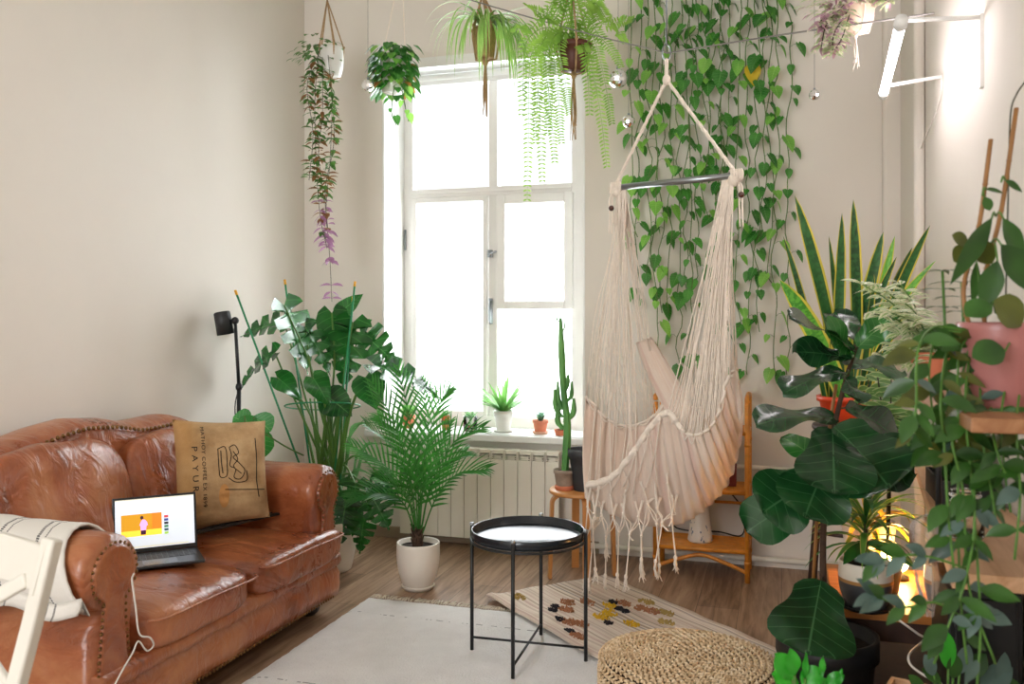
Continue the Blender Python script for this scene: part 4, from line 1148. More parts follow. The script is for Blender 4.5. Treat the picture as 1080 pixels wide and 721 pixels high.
# ================================================================== STOOL, CACTUS, DARK POT
def pot(parent, c, rb, rt, h, mat, soil=True, wall=.006, rim=0, n=36, belly=None, name='pot'):
    c = V(c); pr = [(0, 0), (rb * .96, 0), (rb, .004)]
    if belly: pr += [(lerp(rb, rt, t) + belly * math.sin(math.pi * t), h * t) for t in (.15, .3, .45, .6, .75, .9)]
    else: pr += [(lerp(rb, rt, .5), h * .5)]
    if rim: pr += [(lerp(rb, rt, .82), h * .80), (rt + rim, h * .81), (rt + rim * 1.2, h)]
    else: pr += [(rt, h - .003)]
    pr += [(rt - wall * .3, h), (rt - wall, h - .002), (rt - wall * 1.1, h * .85), (0, h * .85)]
    m = MB(); m.lathe(pr, c, n); o = m.build(name, mat, parent)
    if soil:
        m = MB(); rr = rt - wall
        rows = [[c + V((rr * k / 6 * math.cos(t), rr * k / 6 * math.sin(t), h * .88 + random.uniform(-.003, .004))) for t in [2 * math.pi * j / 24 for j in range(24)]] for k in range(7)]
        m.grid(rows, closed=True); m.build('soil', M['soil'], parent)
    return o
def saucer(parent, c, r, mat, h=.015):
    m = MB(); m.lathe([(0, 0), (r * .86, 0), (r, h * .7), (r, h), (r - .005, h), (r * .84, .005), (0, .005)], c, 36); return m.build('saucer', mat, parent)
def stool():
    c = P(614, 515, 4.60); H = c.z; x, y = c.x, c.y
    s = thing('bentwood_stool', 'round birch plywood stool with bent legs holding the tall cactus', 'stool', (x, y, 0)); r_ = .172
    m = MB(); m.lathe([(0, H - .022), (r_ - .006, H - .022), (r_, H - .016), (r_, H - .006), (r_ - .006, H), (0, H)], (x, y, 0), 56); m.build('seat', M['bentwood'], s)
    for a in (205, 290, 25, 115):
        a = R(a); d = V((math.cos(a), math.sin(a), 0)); t = V((-d.y, d.x, 0)); c0 = V((x, y, 0))
        path = [c0 + d * .05 + V((0, 0, H - .03))] + [c0 + d * (.115 + .045 * math.sin(q)) + V((0, 0, H - .075 + .045 * math.cos(q))) for q in [k * math.pi / 2 / 7 for k in range(8)]] + [c0 + d * .172 + V((0, 0, 0))]
        rows = [];
        for i, p in enumerate(path):
            tg = (path[min(i + 1, len(path) - 1)] - path[max(0, i - 1)]).normalized(); nn = tg.cross(t)
            rows.append([p + t * .02 + nn * .009, p - t * .02 + nn * .009, p - t * .02 - nn * .009, p + t * .02 - nn * .009])
        m = MB(); m.grid(rows, closed=True); m._f([0, 1, 2, 3]); k = len(rows) * 4; m._f([k - 4, k - 3, k - 2, k - 1]); m.build('leg', M['bentwood'], s, smooth=False, bevel=.003)
    # cactus
    cz = H; cc = P(596, 513, 4.50); cc.z = cz
    cc = V((c.x - .088, c.y - .045, cz)); cc = P(595.5, 512, V((cc.x, cc.y, 0)).dot(FW)); cc.z = cz
    k = thing('potted_cactus', 'tall green columnar cactus in a grey clay pot on the birch stool', 'plant', tuple(cc))
    pm = simple('limed_clay', '#9a8878', .8, var=.2, scale=20)
    pot(k, cc, .042, .056, .105, pm, rim=.002)
    m = MB(); m.lathe([(0, .0), (.047, 0), (.052, .008), (.05, .022), (.043, .022), (0, .02)], cc, 28); m.build('clay_band', M['terracotta'], k)
    cm = N('cactus_skin'); n_ = cm.noise(cm.coord('Object', (1, 1, .25)), 12, 3); cm.l(cm.ramp(n_, [(.35, lin('#3c7a34')), (.65, lin('#6fae58'))]), cm.b.inputs['Base Color']); cm.set(Roughness=.5)
    def column(m, pts, rads, ribs=5):
        pts = catmull(pts, 26); o = len(m.v); n = 20
        for i, p in enumerate(pts):
            t = i / 26; rr = table([(q / (len(rads) - 1), x) for q, x in enumerate(rads)], t)
            for j in range(n):
                a = 2 * math.pi * j / n; ra = rr * (1 + .22 * math.cos(a * ribs))
                m.v.append(p + RT * ra * math.cos(a) + FW * ra * math.sin(a))
        for i in range(26):
            for j in range(n): j2 = (j + 1) % n; m._f([o + i * n + j, o + i * n + j2, o + (i + 1) * n + j2, o + (i + 1) * n + j])
        m._f([o + 26 * n + j for j in range(n)])
    Zc = cc.dot(FW)
    m = MB(); column(m, [cc + V((0, 0, .09)), P(598, 450, Zc), P(594, 410, Zc), P(592, 370, Zc), P(591, 335, Zc)], [.016, .019, .017, .015, .016, .017, .013, .007]); m.build('stem', cm.m, k)
    for (a, b, c_, r_) in (((596, 445), (604, 436), (605, 420), .012), ((593, 440), (586, 430), (585, 410), .011), ((595, 425), (602, 418), (603, 402), .009), ((593, 432), (589, 420), (588, 402), .009), ((592, 340), (588, 338), (587, 334), .004), ((592, 350), (595, 346), (595, 336), .004), ((594, 415), (598, 405), (599, 395), .010), ((594, 452), (588, 444), (590, 424), .012)):
        m = MB(); column(m, [P(*a, Zc), P(*b, Zc + .01), P(*c_, Zc + .01)], [r_, r_ * 1.2, r_ * 1.1, r_ * .5]); m.build('offshoot', cm.m, k)
    # dark pot
    d = V((c.x + .05, c.y - .03, cz)); d = P(616, 514, d.dot(FW)); d.z = cz
    k = thing('plant_pot', 'empty dark grey pot on the birch stool behind the hammock chair edge', 'pot', tuple(d))
    pot(k, d, .052, .082, .215, simple('charcoal_pot', '#34363a', .5, var=.15), rim=.002, name='pot_body')
stool()

# ================================================================== SILL PLANTS
LG = leafmat('aloe_leaf', '#4c9a3c', '#8cc468', transl=.25)
LG2 = leafmat('succulent_leaf', '#5a9a58', '#9cc890', transl=.2)
SP = leafmat('spider_leaf', '#5c9030', '#8fbc58', margin='#d4e4a0', mw=.2, transl=.25)
def rosette(m, c, n, L, W, spread, prof='grass', up=1.0, droop=.8, segs=7, fold=.25):
    for i in range(n):
        a = i * 2.4 + random.uniform(-.3, .3); k = random.uniform(.4, 1); d = V((math.cos(a) * spread * k, math.sin(a) * spread * k, up))
        m.leaf(c + V((math.cos(a) * .006, math.sin(a) * .006, 0)), d, V((-d.x, -d.y, .7)), L * random.uniform(.7, 1.1), W, prof, droop=droop * random.uniform(.5, 1.3) * k, fold=fold, segs=segs)
def sill_plants():
    zs = WZ0
    def at(px, y): q = PY(px, 400, y); return V((q.x, q.y, zs))
    random.seed(31)
    q = at(470, YB + .13); s = thing('sill_cup_plant', 'small succulent in an orange printed cup at the left on the window sill', 'plant', tuple(q))
    pot(s, q, .024, .028, .085, simple('orange_print_cup', '#d65a34', .4), rim=0, name='cup'); m = MB(); m.lathe([(.0282, 0), (.0288, .025)], q + V((0, 0, .03)), 24); m.build('cup_label', simple('black_label', '#3a2a2a', .5), s)
    m = MB(); rosette(m, q + V((0, 0, .075)), 16, .05, .012, .8, 'oval'); m.build('foliage', LG2, s)
    q = at(496, YB + .10); s = thing('sill_jar_plant', 'pale succulent in a terracotta bowl inside a glass jar on the window sill', 'plant', tuple(q))
    m = MB(); m.lathe([(.04, 0), (.043, .005), (.043, .085), (.041, .09), (.040, .085), (.040, .006)], q, 28); m.build('jar', M['glass'], s)
    pot(s, q + V((0, 0, .003)), .03, .036, .03, M['terracotta'], name='bowl'); m = MB(); rosette(m, q + V((0, 0, .07)), 26, .065, .012, 1.3, 'oval', droop=.2); rosette(m, q + V((0, 0, .03)), 6, .06, .006, .2); m.build('foliage', LG2, s)
    q = at(531, YB + .11); s = thing('sill_aloe', 'spiky green aloe in a white pot with saucer, mid window sill', 'plant', tuple(q))
    saucer(s, q, .062, M['white_glaze']); pot(s, q + V((0, 0, .005)), .040, .060, .125, M['white_glaze'], rim=.003)
    m = MB(); rosette(m, q + V((0, 0, .115)), 60, .28, .023, 1.5, 'grass', droop=.7, up=.9); m.build('foliage', LG, s)
    q = at(570, YB + .10); s = thing('sill_small_plant', 'small blue-green succulent in a ribbed pink clay pot with saucer on the window sill', 'plant', tuple(q))
    saucer(s, q, .048, simple('pale_clay', '#e4b49e', .8)); pk = simple('pink_clay', '#e08a6a', .8); pot(s, q + V((0, 0, .005)), .033, .045, .075, pk, rim=.002)
    m = MB(); rosette(m, q + V((0, 0, .07)), 26, .07, .013, .7, 'oval', droop=.1); m.build('foliage', leafmat('bluegreen_leaf', '#4f7f62', '#8ab59a', transl=.2), s)
    q = at(592, YB + .06); s = thing('sill_bowl_plant', 'low terracotta bowl with a tiny plant at the right end of the window sill', 'plant', tuple(q))
    pot(s, q, .035, .042, .035, M['terracotta']); m = MB(); rosette(m, q + V((0, 0, .03)), 14, .05, .012, .6, 'oval'); m.build('foliage', LG2, s)
    q = at(431, YB + .12); s = thing('sill_pink_plant', 'small clay pot of leaves at the left end of the window sill behind the palm', 'plant', tuple(q))
    pot(s, q, .032, .042, .08, M['terracotta']); m = MB(); rosette(m, q + V((0, 0, .075)), 22, .09, .03, 1, 'oval'); m.build('foliage', LG, s)
sill_plants()

# ================================================================== PALM
def palm():
    c = FL(441, 620); s = thing('potted_palm', 'young date palm in a round cream pot with saucer in front of the radiator', 'plant', tuple(c))
    saucer(s, c, .082, M['white_ceramic'], .022)
    pot(s, c + V((0, 0, .008)), .072, .107, .225, M['white_ceramic'], belly=.014, wall=.008)
    Zc = c.dot(FW); b = P(440, 572, Zc)
    m = MB(); random.seed(2)
    m.tube([b + V((0, 0, -.04)), b + V((0, 0, .03)), b + V((0, 0, .07))], [.024, .028, .016], 12)
    for k in range(26):
        a = k * 2.4; z = -.02 + k * .0035; q = b + V((math.cos(a) * .02, math.sin(a) * .02, z)); m.tube([q, q + V((math.cos(a) * .014, math.sin(a) * .014, .028))], [.008, .002], 5)
    m.build('trunk', M['bark'], s)
    lf = leafmat('palm_leaf', '#1f6420', '#4c9a3c', rough=.28, transl=.22)
    fr = [((440, 565), (432, 500), (415, 445), (393, 405), -.10), ((442, 565), (440, 500), (432, 440), (420, 390), .05), ((441, 565), (445, 520), (462, 475), (476, 445), -.15), ((443, 565), (455, 510), (480, 465), (508, 452), .0),
          ((440, 565), (428, 520), (405, 490), (372, 470), .1), ((439, 566), (425, 530), (400, 520), (372, 525), -.1), ((442, 565), (447, 500), (452, 445), (444, 405), .2), ((444, 566), (460, 525), (482, 500), (512, 495), -.1),
          ((441, 565), (436, 500), (420, 460), (400, 440), .25), ((443, 565), (452, 520), (468, 490), (490, 478), .25), ((441, 566), (434, 535), (418, 515), (398, 505), -.25), ((442, 565), (446, 490), (462, 430), (474, 412), -.05), ((440, 565), (432, 510), (412, 470), (388, 450), -.28)]
    for (p0, p1, p2, p3, dz) in fr:
        path = catmull([P(*p0, Zc), P(*p1, Zc + dz * .35), P(*p2, Zc + dz * .8), P(*p3, Zc + dz * 1.1)], 40)
        m = MB(); m.tube(path, [.0045, .003, .001], 5)
        for i in range(9, 41, 1):
            if i % 2: continue
            tg = (path[i] - path[i - 1]).normalized(); t = i / 40
            up = V((0, 0, 1)) - FW * .6; sd = tg.cross(up).normalized(); nn = sd.cross(tg)
            L = .145 * math.sin(math.pi * min(1, (t - .12) * .95 + .12)) ** .7 + .03
            for q in (-1, 1):
                d = (tg * (.75 + t * .5) + sd * q * (1 - t * .4) + nn * .25)
                m.leaf(path[i], d, nn, L * random.uniform(.85, 1.1), .0128, 'grass', droop=.35, fold=.5, segs=5)
        m.build('frond', lf, s)
palm()

# ================================================================== MONSTERA behind the sofa
def mnotch(t):
    k = (t * 5.2) % 1
    return 1.0 if (k < .70 or t < .08 or t > .94) else .22
ML = leafmat('monstera_leaf', '#10421a', '#27732a', rough=.2, vein='#4f9a48', transl=.10)
def big_leaf(parent, a, b, W, n, sag=.5, mat=None, prof='heart', stem_from=None, notch=mnotch, segs=44, fold=.12, lobe=.16, wave=.006, r=.0045, cols=4, nm='leaf'):
    """one big leaf with its own stalk; a = stalk joint, b = tip"""
    m = MB(); m.leaf2(a, b, W, n, prof, sag=sag, segs=segs, cols=cols, fold=fold, lobe=lobe, notch=notch, wave=wave)
    o = m.build(nm, mat, parent)
    if stem_from is not None:
        sf = [V(p) for p in stem_from]; m = MB(); m.tube(catmull(sf + [V(a)], 20), [r * 1.6, r], 7); m.build('stalk', M['stem'], parent)
    return o
def monstera():
    c = P(345, 520, 4.75); c.z = 0
    s = thing('potted_monstera', 'large monstera with split glossy leaves and green support stakes behind the sofa arm', 'plant', tuple(c))
    pot(s, c, .13, .16, .27, M['white_ceramic'], belly=.01)
    Zc = 4.75; b = lambda dx=0: P(345 + dx, 505, Zc)
    up = V((0, 0, 1)); N1 = (up * .75 - FW * .66)
    lv = [  # joint, tip, width, normal, z offset, sag
        ((300, 322), (322, 388), .40, up * .5 - FW * .4 + RT * .75, -.05, .3), ((322, 345), (345, 392), .30, up * .4 - FW * .4 + RT * .8, -.15, .4),
        ((300, 340), (266, 352), .26, up * .7 - FW * .6, .1, .4), ((290, 372), (262, 405), .26, up * .8 - FW * .5, 0, .7), ((292, 398), (312, 420), .2, up * .8 - FW * .5, -.1, .5),
        ((368, 358), (395, 355), .0001, up, 0, 0), ((372, 340), (362, 405), .30, -FW + RT * .3, .0, .1), ((380, 350), (404, 372), .26, -FW * .9 + up * .2, .05, .2),
        ((395, 385), (458, 420), .36, up * .7 - FW * .3 + RT * .6, -.2, .4), ((386, 398), (398, 440), .22, up * .5 - FW * .8, -.25, .5),
        ((330, 398), (345, 425), .18, up * .5 - FW * .8 + RT * .3, -.2, .3), ((345, 418), (362, 432), .22, -FW + up * .2, -.1, .2), ((358, 330), (368, 322), .12, -FW, 0, .1),
        ((350, 330), (356, 385), .24, up * .3 - FW + RT * .5, -.02, .3), ((282, 440), (262, 480), .0001, up, 0, 0)]
    for (a, t, W, n, dz, sag) in lv:
        if W < .01: continue
        W *= .8
        A = P(a[0], a[1], Zc + dz); T = P(t[0], t[1], Zc + dz + .02)
        if (T - A).length < .24: T = A + (T - A).normalized() * .24 * (1 if W > .2 else .7)
        mid = P((a[0] + 345) / 2 + random.uniform(-8, 8), (a[1] + 505) / 2 - 20, Zc + dz * .5)
        big_leaf(s, A, T, W, n, sag, ML, stem_from=[b(random.uniform(-14, 14)), mid], notch=mnotch if W > .2 else None)
    # lower leaves at the right of the sofa arm
    for (a, t, W, n, dz) in (((375, 510), (372, 560), .22, -FW + up * .3, -.1), ((365, 530), (358, 572), .2, -FW + RT * .3, -.12), ((390, 520), (408, 555), .2, -FW + up * .4, -.1), ((384, 545), (380, 580), .15, -FW, -.05), ((400, 500), (415, 530), .14, -FW + up * .6, -.05)):
        big_leaf(s, P(*a, Zc + dz), P(*t, Zc + dz), W, n, .3, ML, stem_from=[b(4), P((a[0] + 350) / 2, a[1] - 20, Zc)])
    # stems
    random.seed(5)
    for k in range(9):
        x = 345 + random.uniform(-30, 28); m = MB(); m.tube(catmull([c + V((random.uniform(-.05, .05), random.uniform(-.04, .04), .22)), P(345 + (x - 345) * .4, 500, Zc), P(x, 420, Zc + random.uniform(-.1, .1))], 16), [.011, .009, .006], 8); m.build('stem', M['stem'], s)
    # stakes with yellow caps
    for (t, bt, dz) in (((250, 311), (328, 500), -.02), ((301, 300), (318, 500), .05), ((374, 302), (350, 520), -.05), ((372, 318), (375, 520), .02)):
        m = MB(); T = P(*t, Zc + dz); B = V((c.x + (bt[0] - 345) * .002, c.y, .24)); m.tube([B, T], .0055, 8); m.build('stake', M['green_stake'], s)
        m = MB(); m.tube([T, T + (T - B).normalized() * .028], .007, 8); m.build('stake_cap', M['yellow_cap'], s)
    m = MB(); m.tube([P(340 + 40 * math.cos(t), 428 + 4 * math.sin(t), Zc + .17 * math.sin(t)) for t in [2 * math.pi * j / 32 for j in range(33)]], .004, 6, cap=False); m.build('support_ring', M['green_stake'], s)
monstera()
# round-leaved plant just behind the burlap cushion (money plant) and orchid-like plant by the wall
def round_plant():
    Zc = 4.45; c = P(262, 520, Zc); c.z = 0
    s = thing('round_leaf_plant', 'plant with round glossy leaves peeking out behind the burlap cushion', 'plant', tuple(c)); pot(s, c, .09, .11, .2, M['white_ceramic'])
    rl = leafmat('round_leaf', '#24702c', '#46a047', rough=.25, vein='#8cc478')
    up = V((0, 0, 1))
    for (a, t, W, n) in (((262, 448), (246, 440), .13, -FW + up * .5), ((268, 440), (285, 455), .13, -FW + up * .4), ((272, 452), (276, 483), .14, -FW + RT * .3), ((264, 460), (262, 480), .12, -FW), ((258, 438), (262, 452), .11, -FW + up * .2)):
        big_leaf(s, P(*a, Zc), P(*t, Zc), W, n, .3, rl, 'oval', [c + V((0, 0, .18)), P(262, 500, Zc)], None, 14, .1, .05, 0)
    m = MB(); m.tube(catmull([P(276, 455, Zc), P(300, 470, Zc), P(320, 480, Zc + .1)], 12), .004, 6); m.build('stem', M['stem'], s)
round_plant()
def wall_strap_plant():
    Zc = 5.0; c = P(352, 560, 4.95); c.z = 0
    s = thing('strap_leaf_plant', 'plant with arching dark strap leaves in a white pot between sofa and window', 'plant', tuple(c)); pot(s, c, .07, .09, .17, M['white_ceramic'])
    sm = leafmat('strap_leaf', '#2c5a2c', '#5c8a50', rough=.3); random.seed(8); b = c + V((0, 0, .16))
    for (mx, my, tx, ty) in ((372, 450, 398, 445), (378, 478, 400, 492), (395, 500, 420, 498), (385, 470, 402, 468), (370, 500, 395, 530), (362, 470, 352, 440), (380, 520, 410, 540), (390, 510, 388, 560), (368, 462, 386, 440), (375, 495, 408, 510)):
        m = MB(); path = catmull([b, P(lerp(355, mx, .7), my + 30, Zc - .02), P(mx, my, Zc - .05), P(tx, ty, Zc - .08)], 14)
        rows = []
        for i, p in enumerate(path):
            w_ = .013 * math.sin(math.pi * min(.97, .15 + i / 14 * .85)); rows.append([p - RT * w_ * .4 + V((0, 0, w_)), p - FW * .003, p + RT * w_ * .4 - V((0, 0, w_))])
        m.grid(rows); m.build('leaf', sm, s)
wall_strap_plant()

# ================================================================== HANGING PLANTS
PL = leafmat('pothos_leaf', '#1f6424', '#569e40', rough=.25, vein='#86c46c', transl=.2)
PLY = leafmat('young_pothos_leaf', '#5aa83c', '#9ad860', rough=.3, vein='#c8e890', transl=.4)
def hang_cords(m, top, c, r, zt, zb, n=4, rr=.0035, tail=0):
    for k in range(n):
        a = 2 * math.pi * k / n + .4; e = V((math.cos(a) * r, math.sin(a) * r, 0))
        m.tube([top, V((c.x, c.y, zt)) + e * 1.02, V((c.x, c.y, zt)) + e * 1.04 + V((0, 0, -.03)), V((c.x, c.y, zb)) + e * .75, V((c.x, c.y, zb - .012))], rr, 5)
        m.ball(V((c.x, c.y, zt)) + e * 1.04, rr * 2, 6)
    if tail:
        random.seed(int(tail * 1000))
        b = V((c.x, c.y, zb - .012)); m.ball(b, rr * 3, 8, (1, 1, 1.6))
        for k in range(6): m.tube(catmull([b, b + V((random.uniform(-.012, .012), random.uniform(-.01, .01), -tail * .5)), b + V((random.uniform(-.015, .015), random.uniform(-.01, .01), -tail * random.uniform(.7, 1)))], 8), [rr, rr * .8, rr * .4], 4)
def trail(ml, ms, path, n, L, W, prof='heart', size_end=.6, spread=.05, up_bias=.2, lobe=.12, droop=.6):
    """leaves along a hanging stem"""
    pts = catmull(path, n * 2); ms.tube(pts, [.0034, .0026], 5)
    for i in range(n):
        p = pts[min(len(pts) - 1, i * 2 + random.randint(0, 1))]; t = i / n; a = i * 2.5 + random.uniform(-.5, .5)
        o_ = V((math.cos(a), math.sin(a), 0)) ; 
        if o_.dot(FW) > .5: o_ = o_ - FW * 1.2 * o_.dot(FW)
        k = lerp(1, size_end, t) * random.uniform(.55, 1.3); q = p + o_ * spread * random.uniform(.5, 1.1) + V((0, 0, random.uniform(.0, .02)))
        ms.tube([p, lerp(p, q, .5) + V((0, 0, .008)), q], .0011, 4)
        d = V((o_.x * .5, o_.y * .5, -.9 + up_bias + random.uniform(-.3, .3))); nn = (o_ * .8 - FW * .7 + V((0, 0, .5)))
        ml.leaf(q, d, nn, L * k, W * k, prof, droop=droop * random.uniform(.2, 1), fold=.2, segs=7, cols=2, lobe=lobe)
def tradescantia():
    Z = 5.0; c = P(349, 82, Z); zt = P(349, 50, Z).z
    top = V((c.x, c.y, ZC - .01)); top = P(345, -30, Z); top.x, top.y = c.x - .02, c.y
    s = thing('hanging_purple_vine', 'long purple and green trailing vine in a jute-hung white pot in the left corner', 'hanging plant', tuple(c))
    pot(s, c, .055, .068, zt - c.z, M['white_glaze'], belly=.01)
    m = MB(); hang_cords(m, V((c.x - .02, c.y, ZC)).lerp(P(345, 2, Z), .98), c, .07, zt, c.z, 5, .004, .06); m.tube([P(345, 2, Z), V((c.x - .02, c.y, ZC))], .004, 6); m.build('macrame_hanger', M['jute'], s)
    random.seed(77)
    gm = leafmat('vine_green', '#2c5a24', '#5c8a40', blotch='#8a5a3a', bl=.62); rm = leafmat('vine_rust', '#6a4a2c', '#9a6c40'); pm = leafmat('vine_purple', '#7a4a6c', '#b286a8', transl=.3)
    st = MB(); g, r_, p_ = MB(), MB(), MB()
    for k in range(70):
        a = random.random() * 6.28; q = V((c.x, c.y, zt + random.uniform(-.08, .05))) + V((math.cos(a), math.sin(a), 0)) * random.uniform(.03, .13) - RT * .09
        g.leaf(q, V((math.cos(a), math.sin(a), -.2)), V((0, 0, 1)) - FW * .5, .05, .024, 'oval', droop=.8, segs=5)
    paths = [[(336, 55), (332, 110), (334, 180), (338, 230), (345, 262)], [(346, 58), (350, 110), (348, 170), (344, 220), (348, 275), (350, 318)], [(338, 52), (324, 90), (330, 140), (326, 190)], [(350, 95), (352, 150), (343, 200), (346, 245)], [(340, 60), (340, 120), (336, 160), (342, 215)]]
    for pth in paths:
        pts = catmull([P(x, y, Z - .08 + random.uniform(-.03, .03)) for x, y in pth], 60); st.tube(pts, .0018, 4)
        for i in range(4, 60):
            p = pts[i]; py = HOR + (CAMZ - p.z) * FPX / p.dot(FW)
            if random.random() > (.85 if py < 150 else .6): continue
            a = random.random() * 6.28; d = V((math.cos(a), math.sin(a) * .6, random.uniform(-.6, .4))); sz = random.uniform(.045, .068) * (1.15 if py > 240 else 1)
            tgt = p_ if py > 225 + random.uniform(-25, 25) else (r_ if random.random() < .28 + (py - 100) * .002 else g)
            for q in (1, -1): tgt.leaf(p, V((d.x * q, d.y * q, d.z)), V((0, 0, 1)) - FW * .6, sz, sz * .45, 'lance', droop=.7, fold=.2, segs=5)
    st.build('stems', M['dark_stem'], s); g.build('green_leaves', gm, s); r_.build('rusty_leaves', rm, s); p_.build('purple_leaves', pm, s)
tradescantia()
def hanging_pothos():
    Z = 4.85; c = P(415, 98, Z); zt = P(415, 62, Z).z
    s = thing('hanging_pothos', 'compact bright green pothos in a hanging pot at the top left of the window', 'hanging plant', tuple(c))
    pot(s, c, .055, .075, zt - c.z, M['white_glaze'])
    m = MB(); top = P(424, -40, Z)
    for e in (-.07, .07): m.tube([top, V((c.x + e, c.y, zt)), V((c.x + e * .7, c.y - .03, c.z)), V((c.x, c.y, c.z - .01))], .0035, 5)
    m.tube([top, top + V((0, 0, ZC - top.z))], .003, 5); m.build('macrame_hanger', M['cotton'], s)
    random.seed(4); g, y_, o_, st = MB(), MB(), MB(), MB()
    for k in range(230):
        a = random.random() * 6.28; u = random.random(); rr = random.uniform(.05, .125); q = V((c.x + math.cos(a) * rr, c.y + math.sin(a) * rr, zt + .07 - .24 * u))
        d = V((math.cos(a) * .7, math.sin(a) * .7, -.6)); sz = random.uniform(.045, .08)
        (o_ if random.random() < .06 else (y_ if random.random() < .2 else g)).leaf(q, d, V((math.cos(a), math.sin(a), .6)), sz, sz * .8, 'heart', droop=.5, segs=6, cols=2, lobe=.12)
    trail(y_, st, [P(424, 95, Z - .1), P(428, 115, Z - .1), P(431, 128, Z - .1)], 4, .07, .055); trail(g, st, [P(416, 90, Z - .12), P(413, 118, Z - .12), P(418, 132, Z - .12)], 4, .065, .05)
    g.build('leaves', PL, s); y_.build('young_leaves', PLY, s); o_.build('orange_leaves', leafmat('orange_leaf', '#c07a3a', '#d89a50'), s); st.build('stems', M['vine_stem'], s)
hanging_pothos()
def spider():
    Z = 4.6; c = P(512, 62, Z); zt = P(512, 30, Z).z
    s = thing('hanging_spider_plant', 'striped spider plant spilling from a jute hanger before the window', 'hanging plant', tuple(c))
    pot(s, c, .045, .062, zt - c.z, M['jute'])
    m = MB(); hang_cords(m, P(509, -6, Z), c, .075, zt, c.z, 5, .006, .30); m.tube([P(509, -6, Z), P(509, -6, Z) + V((0, 0, .4))], .006, 6); m.build('macrame_hanger', M['jute'], s)
    m = MB(); random.seed(12)
    for k in range(95):
        a = random.random() * 6.28; d = V((math.cos(a) * .55, math.sin(a) * .55, random.uniform(.2, 1.0))) + RT * .22 - FW * .3; L = random.uniform(.28, .52)
        m.leaf(V((c.x, c.y, zt)) + V((math.cos(a), math.sin(a), 0)) * .02, d, V((-d.x, -d.y, 1)), L, random.uniform(.012, .018), 'grass', droop=random.uniform(3.5, 6), fold=.3, segs=14)
    for (tx, ty) in ((456, 25), (560, 10)):
        m.leaf(V((c.x, c.y, zt)), (P(tx, ty, Z) - V((c.x, c.y, zt))).normalized() + V((0, 0, .5)), V((0, 0, 1)), .32, .012, 'grass', droop=1.0, fold=.3, segs=10)
    m.build('foliage', SP, s)
spider()
def fern():
    Z = 4.25; c = P(605, 76, Z); zt = P(605, 46, Z).z
    s = thing('hanging_fern', 'large hanging Boston fern with long pale green fronds right of the window', 'hanging plant', tuple(c))
    pot(s, c, .055, .078, zt - c.z, simple('brown_pot', '#5a2c1c', .5), rim=.003)
    m = MB(); hang_cords(m, P(603, -20, Z), c, .08, zt, c.z, 4, .005, .33); m.build('macrame_hanger', M['jute'], s)
    fm = leafmat('fern_leaf', '#5f8f2c', '#98bf50', rough=.5, transl=.3)
    random.seed(14)
    specs = []
    for (mx, my, ex, ey) in ((560, 60, 556, 210), (566, 55, 572, 190), (575, 60, 585, 170), (585, 60, 592, 150), (570, 50, 565, 150), (590, 50, 600, 120), (622, 55, 640, 175), (628, 45, 645, 130), (618, 60, 622, 120), (580, 50, 578, 140),
                             (560, 30, 540, 30), (575, 15, 555, 5), (590, 5, 580, -15), (620, 10, 640, -10), (635, 25, 668, 20), (630, 35, 655, 70), (600, 0, 600, -25), (640, 20, 660, 45), (585, 20, 570, 20), (612, 40, 630, 100), (555, 45, 550, 120)):
        specs.append([V((c.x, c.y, zt)) , P(lerp(605, mx, .55), my - 16, Z - .04), P(mx, my, Z + random.uniform(-.22, .08)), P(lerp(mx, ex, .6), lerp(my, ey, .5), Z + random.uniform(-.25, .08)), P(ex, ey, Z + random.uniform(-.25, .1))])
    for pth in specs:
        path = catmull(pth, 60); m = MB(); m.tube(path, [.0028, .001], 4)
        tot = sum((path[i + 1] - path[i]).length for i in range(60))
        acc = 0
        for i in range(5, 61):
            acc += (path[i] - path[i - 1]).length
            if acc < .0135: continue
            acc = 0; t = i / 60; tg = (path[i] - path[i - 1]).normalized(); sd = tg.cross(FW); sd = sd.normalized() if sd.length > .1 else RT
            W = .046 * min(1, t * 4) * (1 - .55 * t ** 2)
            for q in (-1, 1):
                m.leaf(path[i], sd * q + tg * .25 + V((0, 0, -.1)), -FW + V((0, 0, .3)), W * random.uniform(.85, 1.1), .0095, 'oval', droop=.3, segs=3, fold=.1)
        m.build('frond', fm, s)
fern()
